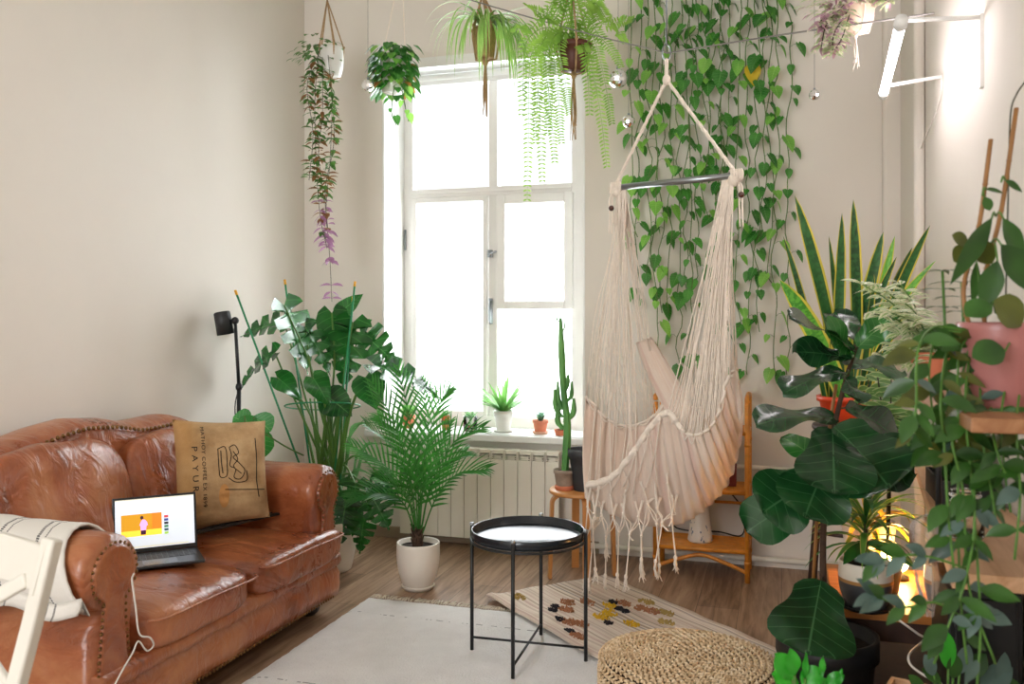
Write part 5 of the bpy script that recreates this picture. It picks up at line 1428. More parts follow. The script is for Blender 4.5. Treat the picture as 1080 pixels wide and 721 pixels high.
def cream_hanging():
    Z = 3.3; c = P(902, 34, Z); zt = P(902, 8, Z).z
    s = thing('hanging_variegated_plant', 'pink and green variegated trailing plant in a cream hanging pot near the tube light', 'hanging plant', tuple(c))
    pot(s, c, .045, .068, zt - c.z, simple('cream_pot', '#e2cdb6', .5), belly=.008)
    m = MB(); hang_cords(m, P(902, -80, Z), c, .07, zt, c.z, 4, .003, .14); m.build('macrame_hanger', M['cotton'], s)
    random.seed(19); g, p_ = MB(), MB(); st = MB()
    for k in range(150):
        a = random.random() * 6.28; r_ = random.uniform(.0, .1); q = V((c.x, c.y, zt + random.uniform(-.03, .08))) + V((math.cos(a), math.sin(a), 0)) * r_ - RT * random.uniform(0, .1)
        (p_ if random.random() < .5 else g).leaf(q, V((math.cos(a), math.sin(a), .1)), V((0, 0, 1)) - FW * .5, .055, .02, 'lance', droop=.9, segs=5)
    for pth in ([(890, 5), (872, 25), (866, 50)], [(895, 10), (880, 35), (878, 56)], [(888, 8), (868, 20), (862, 28)], [(896, 15), (888, 40), (880, 52)], [(900, 0), (920, -5), (938, 2)]):
        pts = catmull([P(x, y, Z - .08) for x, y in pth], 16); st.tube(pts, .002, 4)
        for i in range(17):
            for q in range(3):
                a = random.random() * 6.28; (p_ if random.random() < .35 else g).leaf(pts[i], V((math.cos(a), math.sin(a), -.3)), V((0, 0, 1)) - FW * .5, .05, .019, 'lance', droop=.7, segs=5)
    g.build('green_leaves', leafmat('var_green', '#7a9a5c', '#c0d0a0', blotch='#e8d4d0', bl=.52), s); p_.build('pink_leaves', leafmat('var_pink', '#a87890', '#dcb8c4'), s); st.build('stems', M['dark_stem'], s)
cream_hanging()

# ================================================================== POTHOS CURTAIN on the back wall
ORD = 'first second third fourth fifth sixth seventh eighth ninth tenth eleventh twelfth thirteenth fourteenth fifteenth sixteenth seventeenth eighteenth nineteenth twentieth twenty-first last'.split()
def vines():
    random.seed(101)
    spec = [(668, 250, .05), (673, 320, 0), (684, 300, .03), (697, 330, 0), (706, 330, .05), (716, 400, 0), (724, 320, .03), (735, 300, .0), (744, 230, .04), (752, 330, 0), (762, 200, .02), (770, 380, .0), (779, 345, .05), (790, 395, .0), (799, 350, .04), (812, 300, 0), (818, 395, .03), (832, 400, 0), (806, 250, .06), (760, 390, .03), (690, 390, .06), (728, 385, .06)]
    for i, (px, yb, dy) in enumerate(spec):
        y = YB - .05 - dy * 1.3
        pts = []; yy = -70; x = px
        while yy < yb:
            pts.append(PY(x + random.uniform(-4.5, 4.5), yy, y + random.uniform(-.015, .01))); yy += 24
        pts.append(PY(x + random.uniform(-6, 6), yb, y))
        n = int((yb + 70) / 21)
        top = pts[0]
        s = thing('pothos_vine', '', 'vine', tuple(pts[-1]))
        ml, ms = MB(), MB()
        trail(ml, ms, pts, n, .088, .068, size_end=.85, spread=.045, lobe=.14, droop=.9)
        ms.build('stem', M['vine_stem'], s); ml.build('foliage', PL if i % 4 else PLY, s)
        if i == 10:
            m = MB(); q = PY(793, 70, y - .03); m.leaf(q, V((0.1, 0, -1)), -FW, .11, .09, 'heart', segs=7, cols=2, lobe=.14); m.build('yellow_leaf', leafmat('yellowed_leaf', '#d8b020', '#f0cc38'), s)
        s['group'] = 'pothos vines hanging on the back wall'
        rank = sorted(q[0] for q in spec).index(px)
        ln_ = 'short' if yb < 260 else ('long' if yb > 370 else 'medium')
        s['label'] = '%s pothos vine on the back wall, %s of the twenty-two from the left' % (ln_, ORD[rank])
    # thin guide threads
    for px, yb in ((864, 100),):
        pass
vines()

# ================================================================== WIRE AND MIRROR BALLS
m = MB(); a, b, c_ = P(455, -12, 4.7), P(704, 56, 3.86), P(955, 18, 3.1)
m.tube(catmull([a, P(600, 30, 4.2), b], 20) + catmull([b, P(790, 42, 3.6), P(870, 30, 3.3), c_], 20)[1:], .0035, 6); m.tube([c_, P(985, 14, 3.0)], .0035, 6)
tag(m.build('cord_line', M['wire']), 'grey cord strung across the room above the hammock chair', 'cord')
def ball(px, py, r, Z, lbl, tag_=None):
    c = P(px, py, Z); s = thing('mirror_ball', lbl, 'ornament', tuple(c), 'small mirror balls hanging on threads')
    m = MB(); m.ball(c, r, 14); o = m.build('ball', M['mirror'], s, smooth=False)
    m = MB(); m.tube([c + V((0, 0, r * .9)), c + V((0, 0, r * 1.25))], r * .2, 8); m.build('cap', M['chrome'], s)
    m = MB(); m.tube([c + V((0, 0, r)), V((c.x, c.y, ZC))], .0012, 4); m.build('thread', M['wire'], s)
ball(388, 90, .034, 4.7, 'mirror ball hanging left of the small hanging pothos')
ball(652, 83, .045, 4.2, 'mirror ball hanging just right of the fern, the largest one')
ball(663, 128, .032, 4.3, 'mirror ball hanging lowest, between the fern and the pothos vines')
ball(859, 100, .024, 3.9, 'mirror ball hanging right of the pothos vines')
# ================================================================== TUBE LIGHT
def tube_light():
    a, b = V((.368, 3.09, P(950, 25, 2.85).z)), V((.413, 4.03, P(932, 98, 3.73).z))
    s = thing('tube_light', 'glowing white grow-light tube on a white bracket on the right wall', 'lamp', tuple((a + b) / 2))
    m = MB(); m.tube([a, b], .017, 16); m.build('tube', emis('tube_glow', (1, .9, .94, 1), 20), s)
    for p, q in ((a, 1), (b, -1)):
        m = MB(); d = (b - a).normalized() * q; m.tube([p - d * .03, p + d * .02], .022, 14); m.build('end_cap', M['white_paint'], s)
    m = MB(); wa = V((XR - .004, 3.2, a.z + .0)); m.tube([a + V((0, .03, .02)), V((XR - .01, 3.2, a.z + .03))], .008, 8); m.build('arm', M['white_paint'], s)
    m = MB(); m.bb((XR - .012, 3.19, a.z - .2), (XR, 3.215, a.z + .04)); m.build('wall_bracket', M['frame_paint'], s, smooth=False)
    m = MB(); m.tube([b + V((0, -.04, .02)), V((XR - .01, 3.92, b.z + .025))], .008, 8); m.build('arm', M['white_paint'], s)
    q = V((XR - .012, 3.92, b.z + .02)); m = MB(); m.tube(catmull([q, q + V((0, .02, -.08)), q + V((-.01, .3, -.17)), q + V((-.01, .55, -.2)), q + V((-.01, .8, -.2))], 24), .003, 6); m.build('cord', M['cable_white'], s)
tube_light()
# ================================================================== RIGHT CORNER: low table, desk, shelf
def right_furniture():
    # low table with warm lit top
    x0, x1, y0, y1, z = .165, XR - .012, 3.10, 3.66, .39
    s = thing('low_table', 'low orange-brown wooden table lit by a warm lamp in the right corner', 'table', ((x0 + x1) / 2, (y0 + y1) / 2, 0))
    m = MB(); m.bb((x0, y0, z - .028), (x1, y1, z)); m.build('table_top', M['orange_wood'], s, smooth=False, bevel=.003)
    for (x, y) in ((x0 + .03, y0 + .03), (x1 - .03, y0 + .03), (x0 + .03, y1 - .03), (x1 - .03, y1 - .03)):
        m = MB(); m.bb((x - .02, y - .02, 0), (x + .02, y + .02, z - .028)); m.build('leg', M['wood_dark'], s, smooth=False, bevel=.003)
    m = MB(); m.bb((x0 + .05, y0 + .02, z - .1), (x1 - .05, y0 + .04, z - .028)); m.build('apron', M['wood_dark'], s, smooth=False)
    m = MB(); m.bb((x0 + .05, y0 + .05, .10), (x1 - .05, y1 - .05, .125)); m.build('lower_board', M['wood_dark'], s, smooth=False)
    # tall desk board along the right wall
    s = thing('wall_desk', 'long pale pine worktop running along the right wall above the low table', 'desk', (.5, 2.8, .0))
    pts = [(.352, 2.10), (XR - .006, 2.10), (XR - .006, 3.6), (.478, 3.6)]; zt = .80
    m = MB(); m.prism([V((x, y, zt - .035)) for x, y in pts], 0, (0, 0, .035)); m.build('worktop', M['pine'], s, smooth=False, bevel=.003)
    m = MB(); m.bb((.49, 2.92, 0), (XR - .02, 3.05, zt - .036)); m.build('side_panel', M['black_plastic'], s, smooth=False, bevel=.003)
    m = MB(); m.bb((XR - .05, 2.13, 0), (XR - .02, 2.17, zt - .036)); m.build('leg', M['black_metal'], s, smooth=False)
    # speaker-like black cabinet under the desk
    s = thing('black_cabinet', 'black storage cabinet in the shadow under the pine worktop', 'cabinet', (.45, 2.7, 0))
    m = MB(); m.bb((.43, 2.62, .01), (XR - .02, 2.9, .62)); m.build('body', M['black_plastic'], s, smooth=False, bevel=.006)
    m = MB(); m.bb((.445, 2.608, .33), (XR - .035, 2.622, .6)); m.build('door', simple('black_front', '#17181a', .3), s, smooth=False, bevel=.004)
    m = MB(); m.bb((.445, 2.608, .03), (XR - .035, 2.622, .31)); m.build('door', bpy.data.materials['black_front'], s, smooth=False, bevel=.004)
    # upper shelf
    s = thing('wall_shelf', 'upper pine wall shelf at the right edge carrying the pink pot', 'shelf', (.47, 2.2, 1.15))
    m = MB(); m.bb((.315, 1.70, 1.150), (XR - .002, 2.62, 1.176)); m.build('board', M['shelf_wood'], s, smooth=False, bevel=.003)
    for (x, y) in ((.345, 2.58), (XR - .05, 2.13)):
        m = MB(); m.tube([(x if y < 2.5 else .40, y, .80), (x if y < 2.5 else .40, y, 1.15)], .008, 8); m.build('post', M['black_metal'], s)
    # plank crate bottom right
    c = P(966, 736, 2.35); 
    s = thing('wooden_crate', 'pale plywood crate at the bottom right under the trailing leaves', 'crate', (c.x, c.y, 0))
    rot = Matrix.Rotation(R(-18), 3, 'Z')
    h = c.z + .02
    for (dx, dy, sx, sy) in ((0, -.06, .15, .012), (0, .06, .15, .012), (-.069, 0, .012, .108), (.069, 0, .012, .108)):
        m = MB(); m.box(V((c.x, c.y, h / 2)) + rot @ V((dx, dy, 0)), (sx, sy, h), rot); m.build('side', M['pine'], s, smooth=False, bevel=.002)
    m = MB(); m.box(V((c.x, c.y, .02)), (.126, .108, .012), rot); m.build('bottom', M['pine'], s, smooth=False)
    # white cable
    m = MB(); Z = 2.7
    m.tube(catmull([P(938, 645, 2.85), P(950, 655, Z), P(968, 668, Z), P(975, 674, Z), P(960, 688, 2.5), P(960, 700, 2.45), P(975, 712, 2.4), P(992, 720, 2.4), P(1000, 735, 2.4)], 40), .0035, 6)
    tag(m.build('lamp_cord', M['cable_white']), 'white cord dropping from the low table over the crate', 'cord')
right_furniture()

# ---- planters on the low table
def planters():
    two = N('two_tone_glaze'); sx = two.n('ShaderNodeSeparateXYZ'); two.l(two.n('ShaderNodeTexCoord').outputs['Object'], sx.inputs[0])
    cr = two.n('ShaderNodeValToRGB'); cr.color_ramp.interpolation = 'CONSTANT'; e = cr.color_ramp.elements
    e[0].color = lin('#4c4d50'); e[0].position = 0; e[1].position = .088; e[1].color = lin('#b08048'); q = e.new(.100); q.color = lin('#e6dccb')
    two.l(sx.outputs[2], cr.inputs[0]); two.l(cr.outputs[0], two.b.inputs['Base Color']); two.set(Roughness=.4)
    zt = .39
    def planter(px, py, lbl, n, W, sc_=1.0):
        c = FL(px, py, zt); c.z = zt
        s = thing('striped_planter', lbl, 'plant', tuple(c), None)
        saucer(s, c, .088 * sc_, M['black_plastic'], .012)
        pot(s, c + V((0, 0, .005)), .064 * sc_, .082 * sc_, .15 * sc_, two.m, belly=.012)
        return s, c + V((0, 0, .135 * sc_))
    dm = leafmat('dracaena_leaf', '#2c6a24', '#6aa03c', margin='#c8c46a', mw=.2, rough=.3, transl=.3)
    dk = leafmat('dracaena_dark', '#1c4a20', '#3a7a34', rough=.3, transl=.2)
    random.seed(41)
    s, b = planter(913, 640, 'dracaena with yellow-edged leaves in a white and grey striped pot on the low table', 0, 0)
    b = V((b.x, b.y, b.z)); top = b + V((0, 0, .16))
    m = MB(); m.tube([b - V((0, 0, .01)), top], [.009, .006], 8); m.build('stem', M['dark_stem'], s)
    for k in range(40):
        a = k * 2.4; u = k / 40; d = V((math.cos(a), math.sin(a), lerp(.25, 1.7, u ** 1.3))); m = MB()
        m.leaf(b + V((0, 0, .05 + .12 * u)), d, V((-d.x, -d.y, 1)), random.uniform(.19, .27), .024, 'lance', droop=random.uniform(.9, 2.0), fold=.25, segs=9); m.build('leaf', dm if k % 4 else dk, s)
    for (px, py, L) in ((892, 598, .12), (905, 590, .13), (960, 603, .13)):
        m = MB(); m.leaf2(b + V((0, 0, .08)), P(px, py, b.dot(FW) - .05), .04, -FW + V((0, 0, .4)), 'oval', sag=.8, segs=10, cols=2); m.build('leaf', dk, s)
    # second striped pot
    s, b = planter(1003, 643, 'second striped pot with a small plant, right behind the hanging plastic strip', 0, 0, .95)
    m = MB(); rosette(m, b, 16, .16, .02, .8, 'lance', droop=1.2); m.build('foliage', dk, s)
    # big white pot behind, lit from below
    c = V((.30, 3.50, zt))
    c = P(916, 600, 3.37); c.z = zt
    s = thing('white_planter', 'large cream pot with yellowing leaves behind the striped pot, lit from below', 'plant', tuple(c))
    pot(s, c, .075, .10, .185, M['white_ceramic'])
    b = c + V((0, 0, .17)); yl = leafmat('yellow_edged', '#5c7a24', '#c8a838', margin='#e8c050', mw=.3, transl=.4)
    for k in range(26):
        a = k * 2.4; u = k / 26; d = V((math.cos(a), math.sin(a), lerp(.3, 2, u))); m = MB()
        m.leaf(b, d, V((-d.x, -d.y, 1)), random.uniform(.16, .3), .028, 'lance', droop=random.uniform(1.4, 2.6), fold=.2, segs=10); m.build('leaf', yl if k % 3 else dm, s)
    # warm lamp: small globe on the table
    g = P(948, 606, 3.24); g.z = zt
    s = thing('globe_lamp', 'small glowing warm globe lamp hidden between the pots on the low table', 'lamp', tuple(g))
    m = MB(); m.lathe([(0, 0), (.035, 0), (.035, .012), (.015, .02), (.015, .03), (0, .03)], g, 24); m.build('base', M['black_plastic'], s)
    m = MB(); m.ball(g + V((0, 0, .062)), .034, 18); m.build('globe', emis('warm_globe', lin('#ffbf70'), 130), s)
planters()

# ---- fiddle leaf fig in a black pot
FG = leafmat('fig_leaf', '#0f3018', '#205228', rough=.2, vein='#3c6a40', transl=.06)
FG2 = leafmat('fig_leaf_bright', '#1f5c24', '#388030', rough=.25, vein='#6ca058', transl=.15)
def fig():
    c = P(872, 668, 2.80); zr = c.z
    s = thing('fiddle_leaf_fig', 'fiddle-leaf fig with broad dark leaves in a black pot beside the low table', 'plant', (c.x, c.y, 0))
    base = V((c.x, c.y, 0))
    pot(s, base, .115, .152, zr + .005, simple('matt_black_pot', '#131416', .55), rim=.004, wall=.01)
    Zc = 2.82; random.seed(6)
    trunk = [V((c.x, c.y, zr - .03)), P(868, 600, Zc), P(869, 545, Zc), P(872, 500, Zc), P(880, 450, Zc), P(892, 400, Zc), P(903, 365, Zc), P(907, 345, Zc)]
    m = MB(); m.tube(catmull(trunk, 40), [.012, .010, .009, .007, .005], 10); m.build('trunk', M['bark'], s)
    up = V((0, 0, 1)); cam_ = -FW
    def lf(a, t, W, n, sag=.3, mt=None, dz=0.0, tz=0.0, wv=.012, fold=.12):
        A = P(a[0], a[1], Zc + dz); T = P(t[0], t[1], Zc + dz + tz)
        # nearest trunk point as stalk start
        tp = min(catmull(trunk, 40), key=lambda q: (q - A).length)
        m = MB(); m.leaf2(A, T, W, n, 'fiddle', sag=sag, segs=18, cols=3, fold=fold, wave=wv); m.build('leaf', mt or FG, s)
        m = MB(); m.tube([tp, A], .003, 6); m.build('stalk', M['dark_stem'], s)
    lf((902, 370), (834, 336), .13, up * .85 - FW * .35, .35, FG, -.02, -.12)
    lf((905, 366), (944, 332), .12, up * .5 - FW * .85, .2, FG2, -.02, -.02)
    lf((905, 362), (880, 330), .12, up * .7 - FW * .6 , .3, FG, 0, .15)
    lf((900, 374), (872, 352), .13, up * .5 + RT * -.3 - FW * .5, .6, FG2, -.02, -.1)
    lf((898, 378), (838, 372), .11, up * .6 - FW * .7, .2, FG, -.05, -.05)
    lf((893, 392), (828, 418), .12, up * .8 - FW * .5 - RT * .4, .4, FG, -.03, -.1)
    lf((893, 398), (905, 425), .09, up * .6 - FW * .8 + RT * .3, .4, FG, -.03, -.1)
    lf((884, 442), (800, 452), .15, up * .9 - FW * .35, .5, FG, .0, -.08)
    lf((880, 450), (936, 515), .27, -FW + up * .35, .3, FG, -.06, -.10)
    lf((878, 452), (880, 520), .25, -FW + up * .25 - RT * .1, .3, FG, -.06, -.12)
    lf((872, 492), (825, 462), .10, up * .7 - FW * .7, .3, FG2, .05, .1)
    lf((876, 482), (850, 545), .24, -FW + up * .2 - RT * .15, .3, FG, -.08, -.08)
    lf((868, 505), (806, 542), .22, -FW + up * .3 - RT * .2, .3, FG, -.05, -.04)
    lf((862, 520), (790, 562), .18, -FW + up * .5 - RT * .5, .3, FG, .0, .02)
    lf((884, 470), (962, 502), .20, -FW + up * .45 + RT * .1, .4, FG, .0, .0)
    lf((892, 430), (950, 470), .16, up * .6 - FW * .8, .4, FG, .05, .1)
    lf((866, 612), (852, 690), .27, -FW + up * .28 - RT * .1, .15, FG, -.10, -.10, .006, .05)
    lf((897, 385), (950, 395), .11, up * .7 - FW * .7, .4, FG, .1, .1)
    # bamboo cane tied to the trunk
    m = MB(); m.tube([P(856, 640, Zc + .02), P(862, 540, Zc + .03), P(878, 430, Zc + .04), P(882, 405, Zc + .04)], .0055, 8); m.build('cane', M['bamboo'], s)
fig()

# ---- snake plant in an orange pot on a tall dark stand
SN = leafmat('snake_leaf', '#173a20', '#2f622f', margin='#d8c74a', mw=.24, rough=.35, transl=.15, stripes=22)
SNB = leafmat('snake_leaf_bright', '#3f8a30', '#6cb040', margin='#dccb50', mw=.24, rough=.35, transl=.2, stripes=22)
def snake():
    Z = 3.75; c = P(891, 447, Z)
    st = thing('plant_stand', 'tall dark wooden plant stand behind the fig carrying the orange pot', 'stand', (c.x, c.y, 0))
    m = MB(); m.lathe([(0, c.z - .022), (.13, c.z - .022), (.135, c.z - .012), (.13, c.z), (0, c.z)], (c.x, c.y, 0), 32); m.build('top', M['wood_dark'], st)
    for k in range(3):
        a = R(200 + 120 * k); m = MB(); m.tube([(c.x + .09 * math.cos(a), c.y + .09 * math.sin(a), c.z - .02), (c.x + .16 * math.cos(a), c.y + .16 * math.sin(a), 0)], [.016, .020], 10); m.build('leg', M['wood_dark'], st)
    m = MB(); m.tube([V((c.x + .125 * math.cos(t), c.y + .125 * math.sin(t), .45)) for t in [2 * math.pi * j / 32 for j in range(33)]], .008, 8, cap=False); m.build('ring', M['wood_dark'], st)
    s = thing('snake_plant', 'tall snake plant with yellow-edged sword leaves in an orange plastic pot', 'plant', tuple(c))
    h = P(891, 417, Z).z - c.z
    pot(s, c, .082, .108, h, M['orange_plastic'], rim=.006)
    random.seed(15); b = c + V((0, 0, h - .02))
    L = [((900, 212), .072, SN, .0), ((888, 226), .060, SN, -.05), ((874, 250), .05, SN, .05), ((838, 208), .085, SN, 0), ((826, 250), .04, SN, .1), ((822, 296), .10, SNB, -.1), ((866, 300), .06, SN, .1), ((932, 246), .075, SN, .05),
         ((944, 250), .055, SNB, -.02), ((946, 272), .05, SN, -.08), ((980, 238), .06, SN, .05), ((962, 262), .085, SN, .1), ((986, 274), .05, SNB, -.05), ((922, 290), .06, SN, -.1), ((850, 318), .06, SN, .1), ((910, 300), .06, SNB, .12), ((930, 300), .05, SN, .15), ((880, 330), .05, SN, -.12), ((968, 300), .05, SN, .0)]
    for i, ((px, py), W, mt, dz) in enumerate(L):
        a = i * 2.4; q = b + V((math.cos(a), math.sin(a), 0)) * .045 + RT * (px - 891) * .0006
        T = P(px, py, Z + dz); d = T - q; n = -FW + RT * random.uniform(-.5, .5)
        m = MB(); k = -.35 if abs(px - 890) > 35 else 0
        # bow outwards: start more upright
        d0 = (d.normalized() + V((0, 0, 1)) * abs(px - 891) * .005).normalized()
        m.leaf(q, d0, n, d.length * 1.01, W * .85, 'sword', droop=abs(px - 891) * .0085, fold=.3, segs=16, cols=2, twist=random.uniform(-.5, .5)); m.build('leaf', mt, s)
snake()

# ---- variegated plant on the upper shelf, its trailing stems
def variegated():
    Z = 2.36; c = P(962, 400, Z); c = V((.375, 2.54, 1.176)); Z = c.dot(FW)
    s = thing('variegated_plant', 'bushy white-variegated plant in a terracotta pot on the far end of the upper shelf', 'plant', tuple(c))
    pot(s, c, .04, .052, .085, M['terracotta'])
    vm = leafmat('variegated_leaf', '#6c9a4a', '#a9c47c', margin='#fbf6e0', mw=.6, transl=.3); random.seed(25)
    m, st = MB(), MB(); b = c + V((0, 0, .08))
    for (px, py) in ((925, 300), (940, 310), (955, 320), (918, 330), (932, 345), (948, 352), (965, 340), (975, 355), (930, 375), (945, 385), (960, 390), (975, 375), (985, 345), (940, 330), (955, 370), (910, 300), (950, 300)):
        T = P(px, py, Z + random.uniform(-.1, .08)); pts = catmull([b, lerp(b, T, .5) + V((0, 0, .03)), T], 7); st.tube(pts, .0018, 4)
        for i in range(2, 8):
            for q in range(4):
                a = random.random() * 6.28; m.leaf(pts[i], V((math.cos(a), math.sin(a) * .7, random.uniform(-.2, .5))), V((0, 0, 1)) - FW * .5, random.uniform(.04, .06), .017, 'lance', droop=.7, segs=5)
    m.build('foliage', vm, s); st.build('stems', M['stem'], s)
    # second small green variegated plant below (fig-side)
    Z = 3.0; c = V((.36, 3.28, .80)); c = P(935, 500, 3.1); c.z = .39
    g = leafmat('rubber_leaf', '#3f7a34', '#7fa85c', margin='#c8d69a', mw=.3, transl=.3); d = leafmat('zz_leaf', '#15241c', '#2a4030', rough=.2, transl=.05)
    s = thing('ficus_plant', 'slender plant with small cream-edged green leaves between the fig and the pine worktop', 'plant', tuple(c)); pot(s, c, .04, .052, .09, M['grey_ceramic'])
    m, st, dm_ = MB(), MB(), MB(); b = c + V((0, 0, .08))
    for (px, py, tg) in ((925, 392, m), (940, 400, m), (915, 400, m), (950, 420, m), (932, 430, m), (945, 445, dm_), (925, 440, dm_), (958, 450, dm_)):
        T = P(px, py, 3.1 + random.uniform(-.1, .1)); pts = catmull([b, P(938, 500, 3.1), T], 22); st.tube(pts, .0025, 4)
        for i in range(13, 23):
            for q in (1, -1): tg.leaf(pts[i], RT * q + V((0, 0, random.uniform(-.2, .6))) - FW * random.uniform(-.5, .8), V((0, 0, 1)) - FW * .8, random.uniform(.06, .085), .03, 'oval', droop=.5, segs=6)
    m.build('foliage', g, s); dm_.build('dark_leaves', d, s); st.build('stems', M['dark_stem'], s)
variegated()

# ---- hoya in the pink pot, trailing over the shelf
HO = leafmat('hoya_leaf', '#1b3d12', '#3b6a24', rough=.38, transl=.14)
HO2 = leafmat('hoya_olive_leaf', '#3c421a', '#68702e', rough=.35, transl=.2)
HO3 = leafmat('hoya_silver_leaf', '#34483e', '#637c74', rough=.3, transl=.1)
def hoya():
    c = V((.395, 1.93, 1.176)); Z = c.dot(FW)
    pp = P(1056, 405, Z); c = V((min(.5, pp.x), pp.y, 1.176)); Z = c.dot(FW)
    s = thing('pink_pot_hoya', 'hoya with long dark leaves and trailing stems in a pink pot on the upper shelf', 'plant', tuple(c))
    r_ = 43 / FPX * Z
    pot(s, c, r_ * .74, r_, P(1056, 346, Z).z - 1.176 + .012, M['pink_ceramic'], belly=.004)
    b = V((c.x, c.y, P(1056, 350, Z).z))
    random.seed(51)
    for (x0, y0, x1, y1) in ((1016, 330, 1045, 147), (1036, 330, 1072, 114)):
        m = MB(); pts = catmull([b - V((0, 0, .05)) + RT * (x0 - 1050) * .0012, P(x0, y0 - 20, Z), P(lerp(x0, x1, .5) + 2, lerp(y0, y1, .5), Z + .03), P(x1, y1, Z + .04)], 18); m.tube(pts, .0045, 8)
        for i in (4, 8, 12, 15): m.ball(pts[i], .0062, 6, (1, 1, .5))
        m.build('cane', M['bamboo'], s)
    m = MB(); m.tube(catmull([P(1060, 350, Z), P(1064, 180, Z + .04), P(1066, 120, Z + .04), P(1072, 100, Z), P(1082, 85, Z)], 20), .0018, 5); m.build('tendril', M['dark_stem'], s)
    up = V((0, 0, 1))
    def lf(a, t, W, n, dz=0, sag=.3, mt=HO, prof='lance', sf=None):
        A, T = P(a[0], a[1], Z + dz), P(t[0], t[1], Z + dz)
        m = MB(); m.leaf2(A, T, W, n, prof, sag=sag, segs=12, cols=2, fold=.18); m.build('leaf', mt, s)
        if sf: m = MB(); m.tube(catmull([P(sf[0], sf[1], Z), lerp(P(sf[0], sf[1], Z), A, .5) + V((0, 0, .01)), A], 8), .002, 5); m.build('stalk', M['stem'], s)
    lf((1046, 230), (1003, 300), .046, -FW + RT * .4, -.05, .15, HO, sf=(1050, 228))
    lf((1052, 275), (1036, 330), .045, -FW - RT * .3, -.06, .1, HO, sf=(1048, 255))
    lf((1056, 258), (1092, 312), .062, -FW + up * .2, -.05, .2, HO, sf=(1045, 256))
    lf((1058, 230), (1080, 280), .045, -FW + RT * .3, -.03, .1, HO, sf=(1050, 228))
    lf((1028, 255), (1046, 278), .045, -FW, .0, .2, HO2, 'oval', sf=(1040, 255))
    lf((1020, 258), (1004, 248), .035, -FW + up * .6, .02, .2, HO2, 'oval', sf=(1030, 255))
    lf((1022, 262), (1006, 276), .045, -FW, .03, .1, HO2, 'oval', sf=(1030, 258))
    lf((1030, 275), (1026, 325), .02, -FW, .0, .1, HO, sf=(1034, 330))
    lf((1040, 200), (1058, 204), .022, up * .8 - FW * .6, .02, .2, HO, 'oval', sf=(1036, 206))
    lf((1038, 208), (1044, 222), .022, -FW, .02, .2, HO, 'oval', sf=(1036, 206))
    lf((1060, 190), (1078, 203), .018, -FW + up * .4, .02, .2, HO, sf=(1056, 192))
    lf((1048, 318), (1075, 345), .075, -FW + up * .5, -.08, .5, HO2, 'oval', sf=(1040, 335))
    lf((1060, 370), (1026, 378), .055, -FW + up * .6, -.12, .3, HO, 'oval', sf=(1072, 362))
    lf((1046, 322), (1020, 335), .05, up * .7 - FW * .7, -.08, .5, HO, 'oval', sf=(1050, 330))
    # thin upright stems with whorls of small leaves at left of the pot
    for (px, yt) in ((994, 286), (1014, 298)):
        m = MB(); B = P(px + 6, 350, Z + .12); T = P(px, yt, Z + .1); m.tube([V((B.x, B.y, 1.18)), T], .003, 6); m.build('upright_stem', M['stem'], s)
        m = MB()
        for i in range(3):
            q = lerp(T, B, i * .3)
            for k in range(5): a = k * 1.256 + i; m.leaf(q, V((math.cos(a), math.sin(a), .15)), V((0, 0, 1)), random.uniform(.04, .08), .014, 'lance', droop=.5, segs=5)
        m.build('whorl', HO, s)
    # trailing stems: they leave the pot rim, cross the shelf edge and hang down
    random.seed(61)
    paths = [
        [(1020, 352), (1000, 368), (992, 420), (996, 470), (1000, 540), (1006, 600)],
        [(1024, 350), (1012, 372), (1010, 420), (1012, 480), (1010, 540), (1014, 640), (1020, 700)],
        [(1030, 352), (1022, 380), (1018, 430), (1024, 500), (1030, 580), (1034, 660), (1030, 730)],
        [(1040, 352), (1034, 400), (1036, 460), (1046, 520), (1052, 560)],
        [(1056, 352), (1062, 392), (1056, 440), (1060, 500), (1066, 540)],
        [(1072, 352), (1076, 400), (1072, 450), (1076, 520), (1070, 590)],
        [(1018, 348), (985, 345), (968, 370), (966, 430), (958, 470)],
        [(1015, 350), (990, 352), (980, 390), (984, 450), (975, 480)],
        [(1026, 352), (1014, 400), (1004, 460), (1016, 520), (1022, 620), (1050, 700)],
        [(1028, 352), (1020, 420), (1028, 540), (1018, 612), (1000, 660), (985, 700)],
        [(1050, 352), (1045, 420), (1050, 470), (1062, 505)]]
    dens = [9, 12, 12, 9, 8, 9, 11, 10, 10, 10, 7]
    for pi, (pth, n) in enumerate(zip(paths, dens)):
        zz = Z - .10 + random.uniform(-.06, .04)
        pts = catmull([P(x, y, zz if i > 1 else Z - .02) for i, (x, y) in enumerate(pth)], n * 3)
        st = MB(); st.tube(pts, .0024, 6); st.build('trailing_stem', M['stem'], s)
        for i in range(2, n * 3 - 1, 3):
            for q in (1, -1):
                if random.random() < .15: continue
                p = pts[i + random.randint(0, 1)]; a = random.uniform(-.7, .7)
                d = RT * q * math.cos(a) - FW * math.sin(a) * .6 + V((0, 0, random.uniform(-.9, .15)))
                L = random.uniform(.042, .072) * (1 if i > 4 else .8); py = HOR + (CAMZ - p.z) * FPX / p.dot(FW)
                mt = HO3 if (py > 560 and random.random() < .28) or random.random() < .05 else (HO2 if random.random() < .3 and py < 480 else HO)
                nn = (-FW + up * .5 + RT * q * random.uniform(-.3, .6))
                m = MB(); m.leaf(p, d, nn, L, L * random.uniform(.38, .5), 'lance', droop=random.uniform(.2, .8), fold=.2, segs=9, cols=2); m.build('leaf', mt, s)
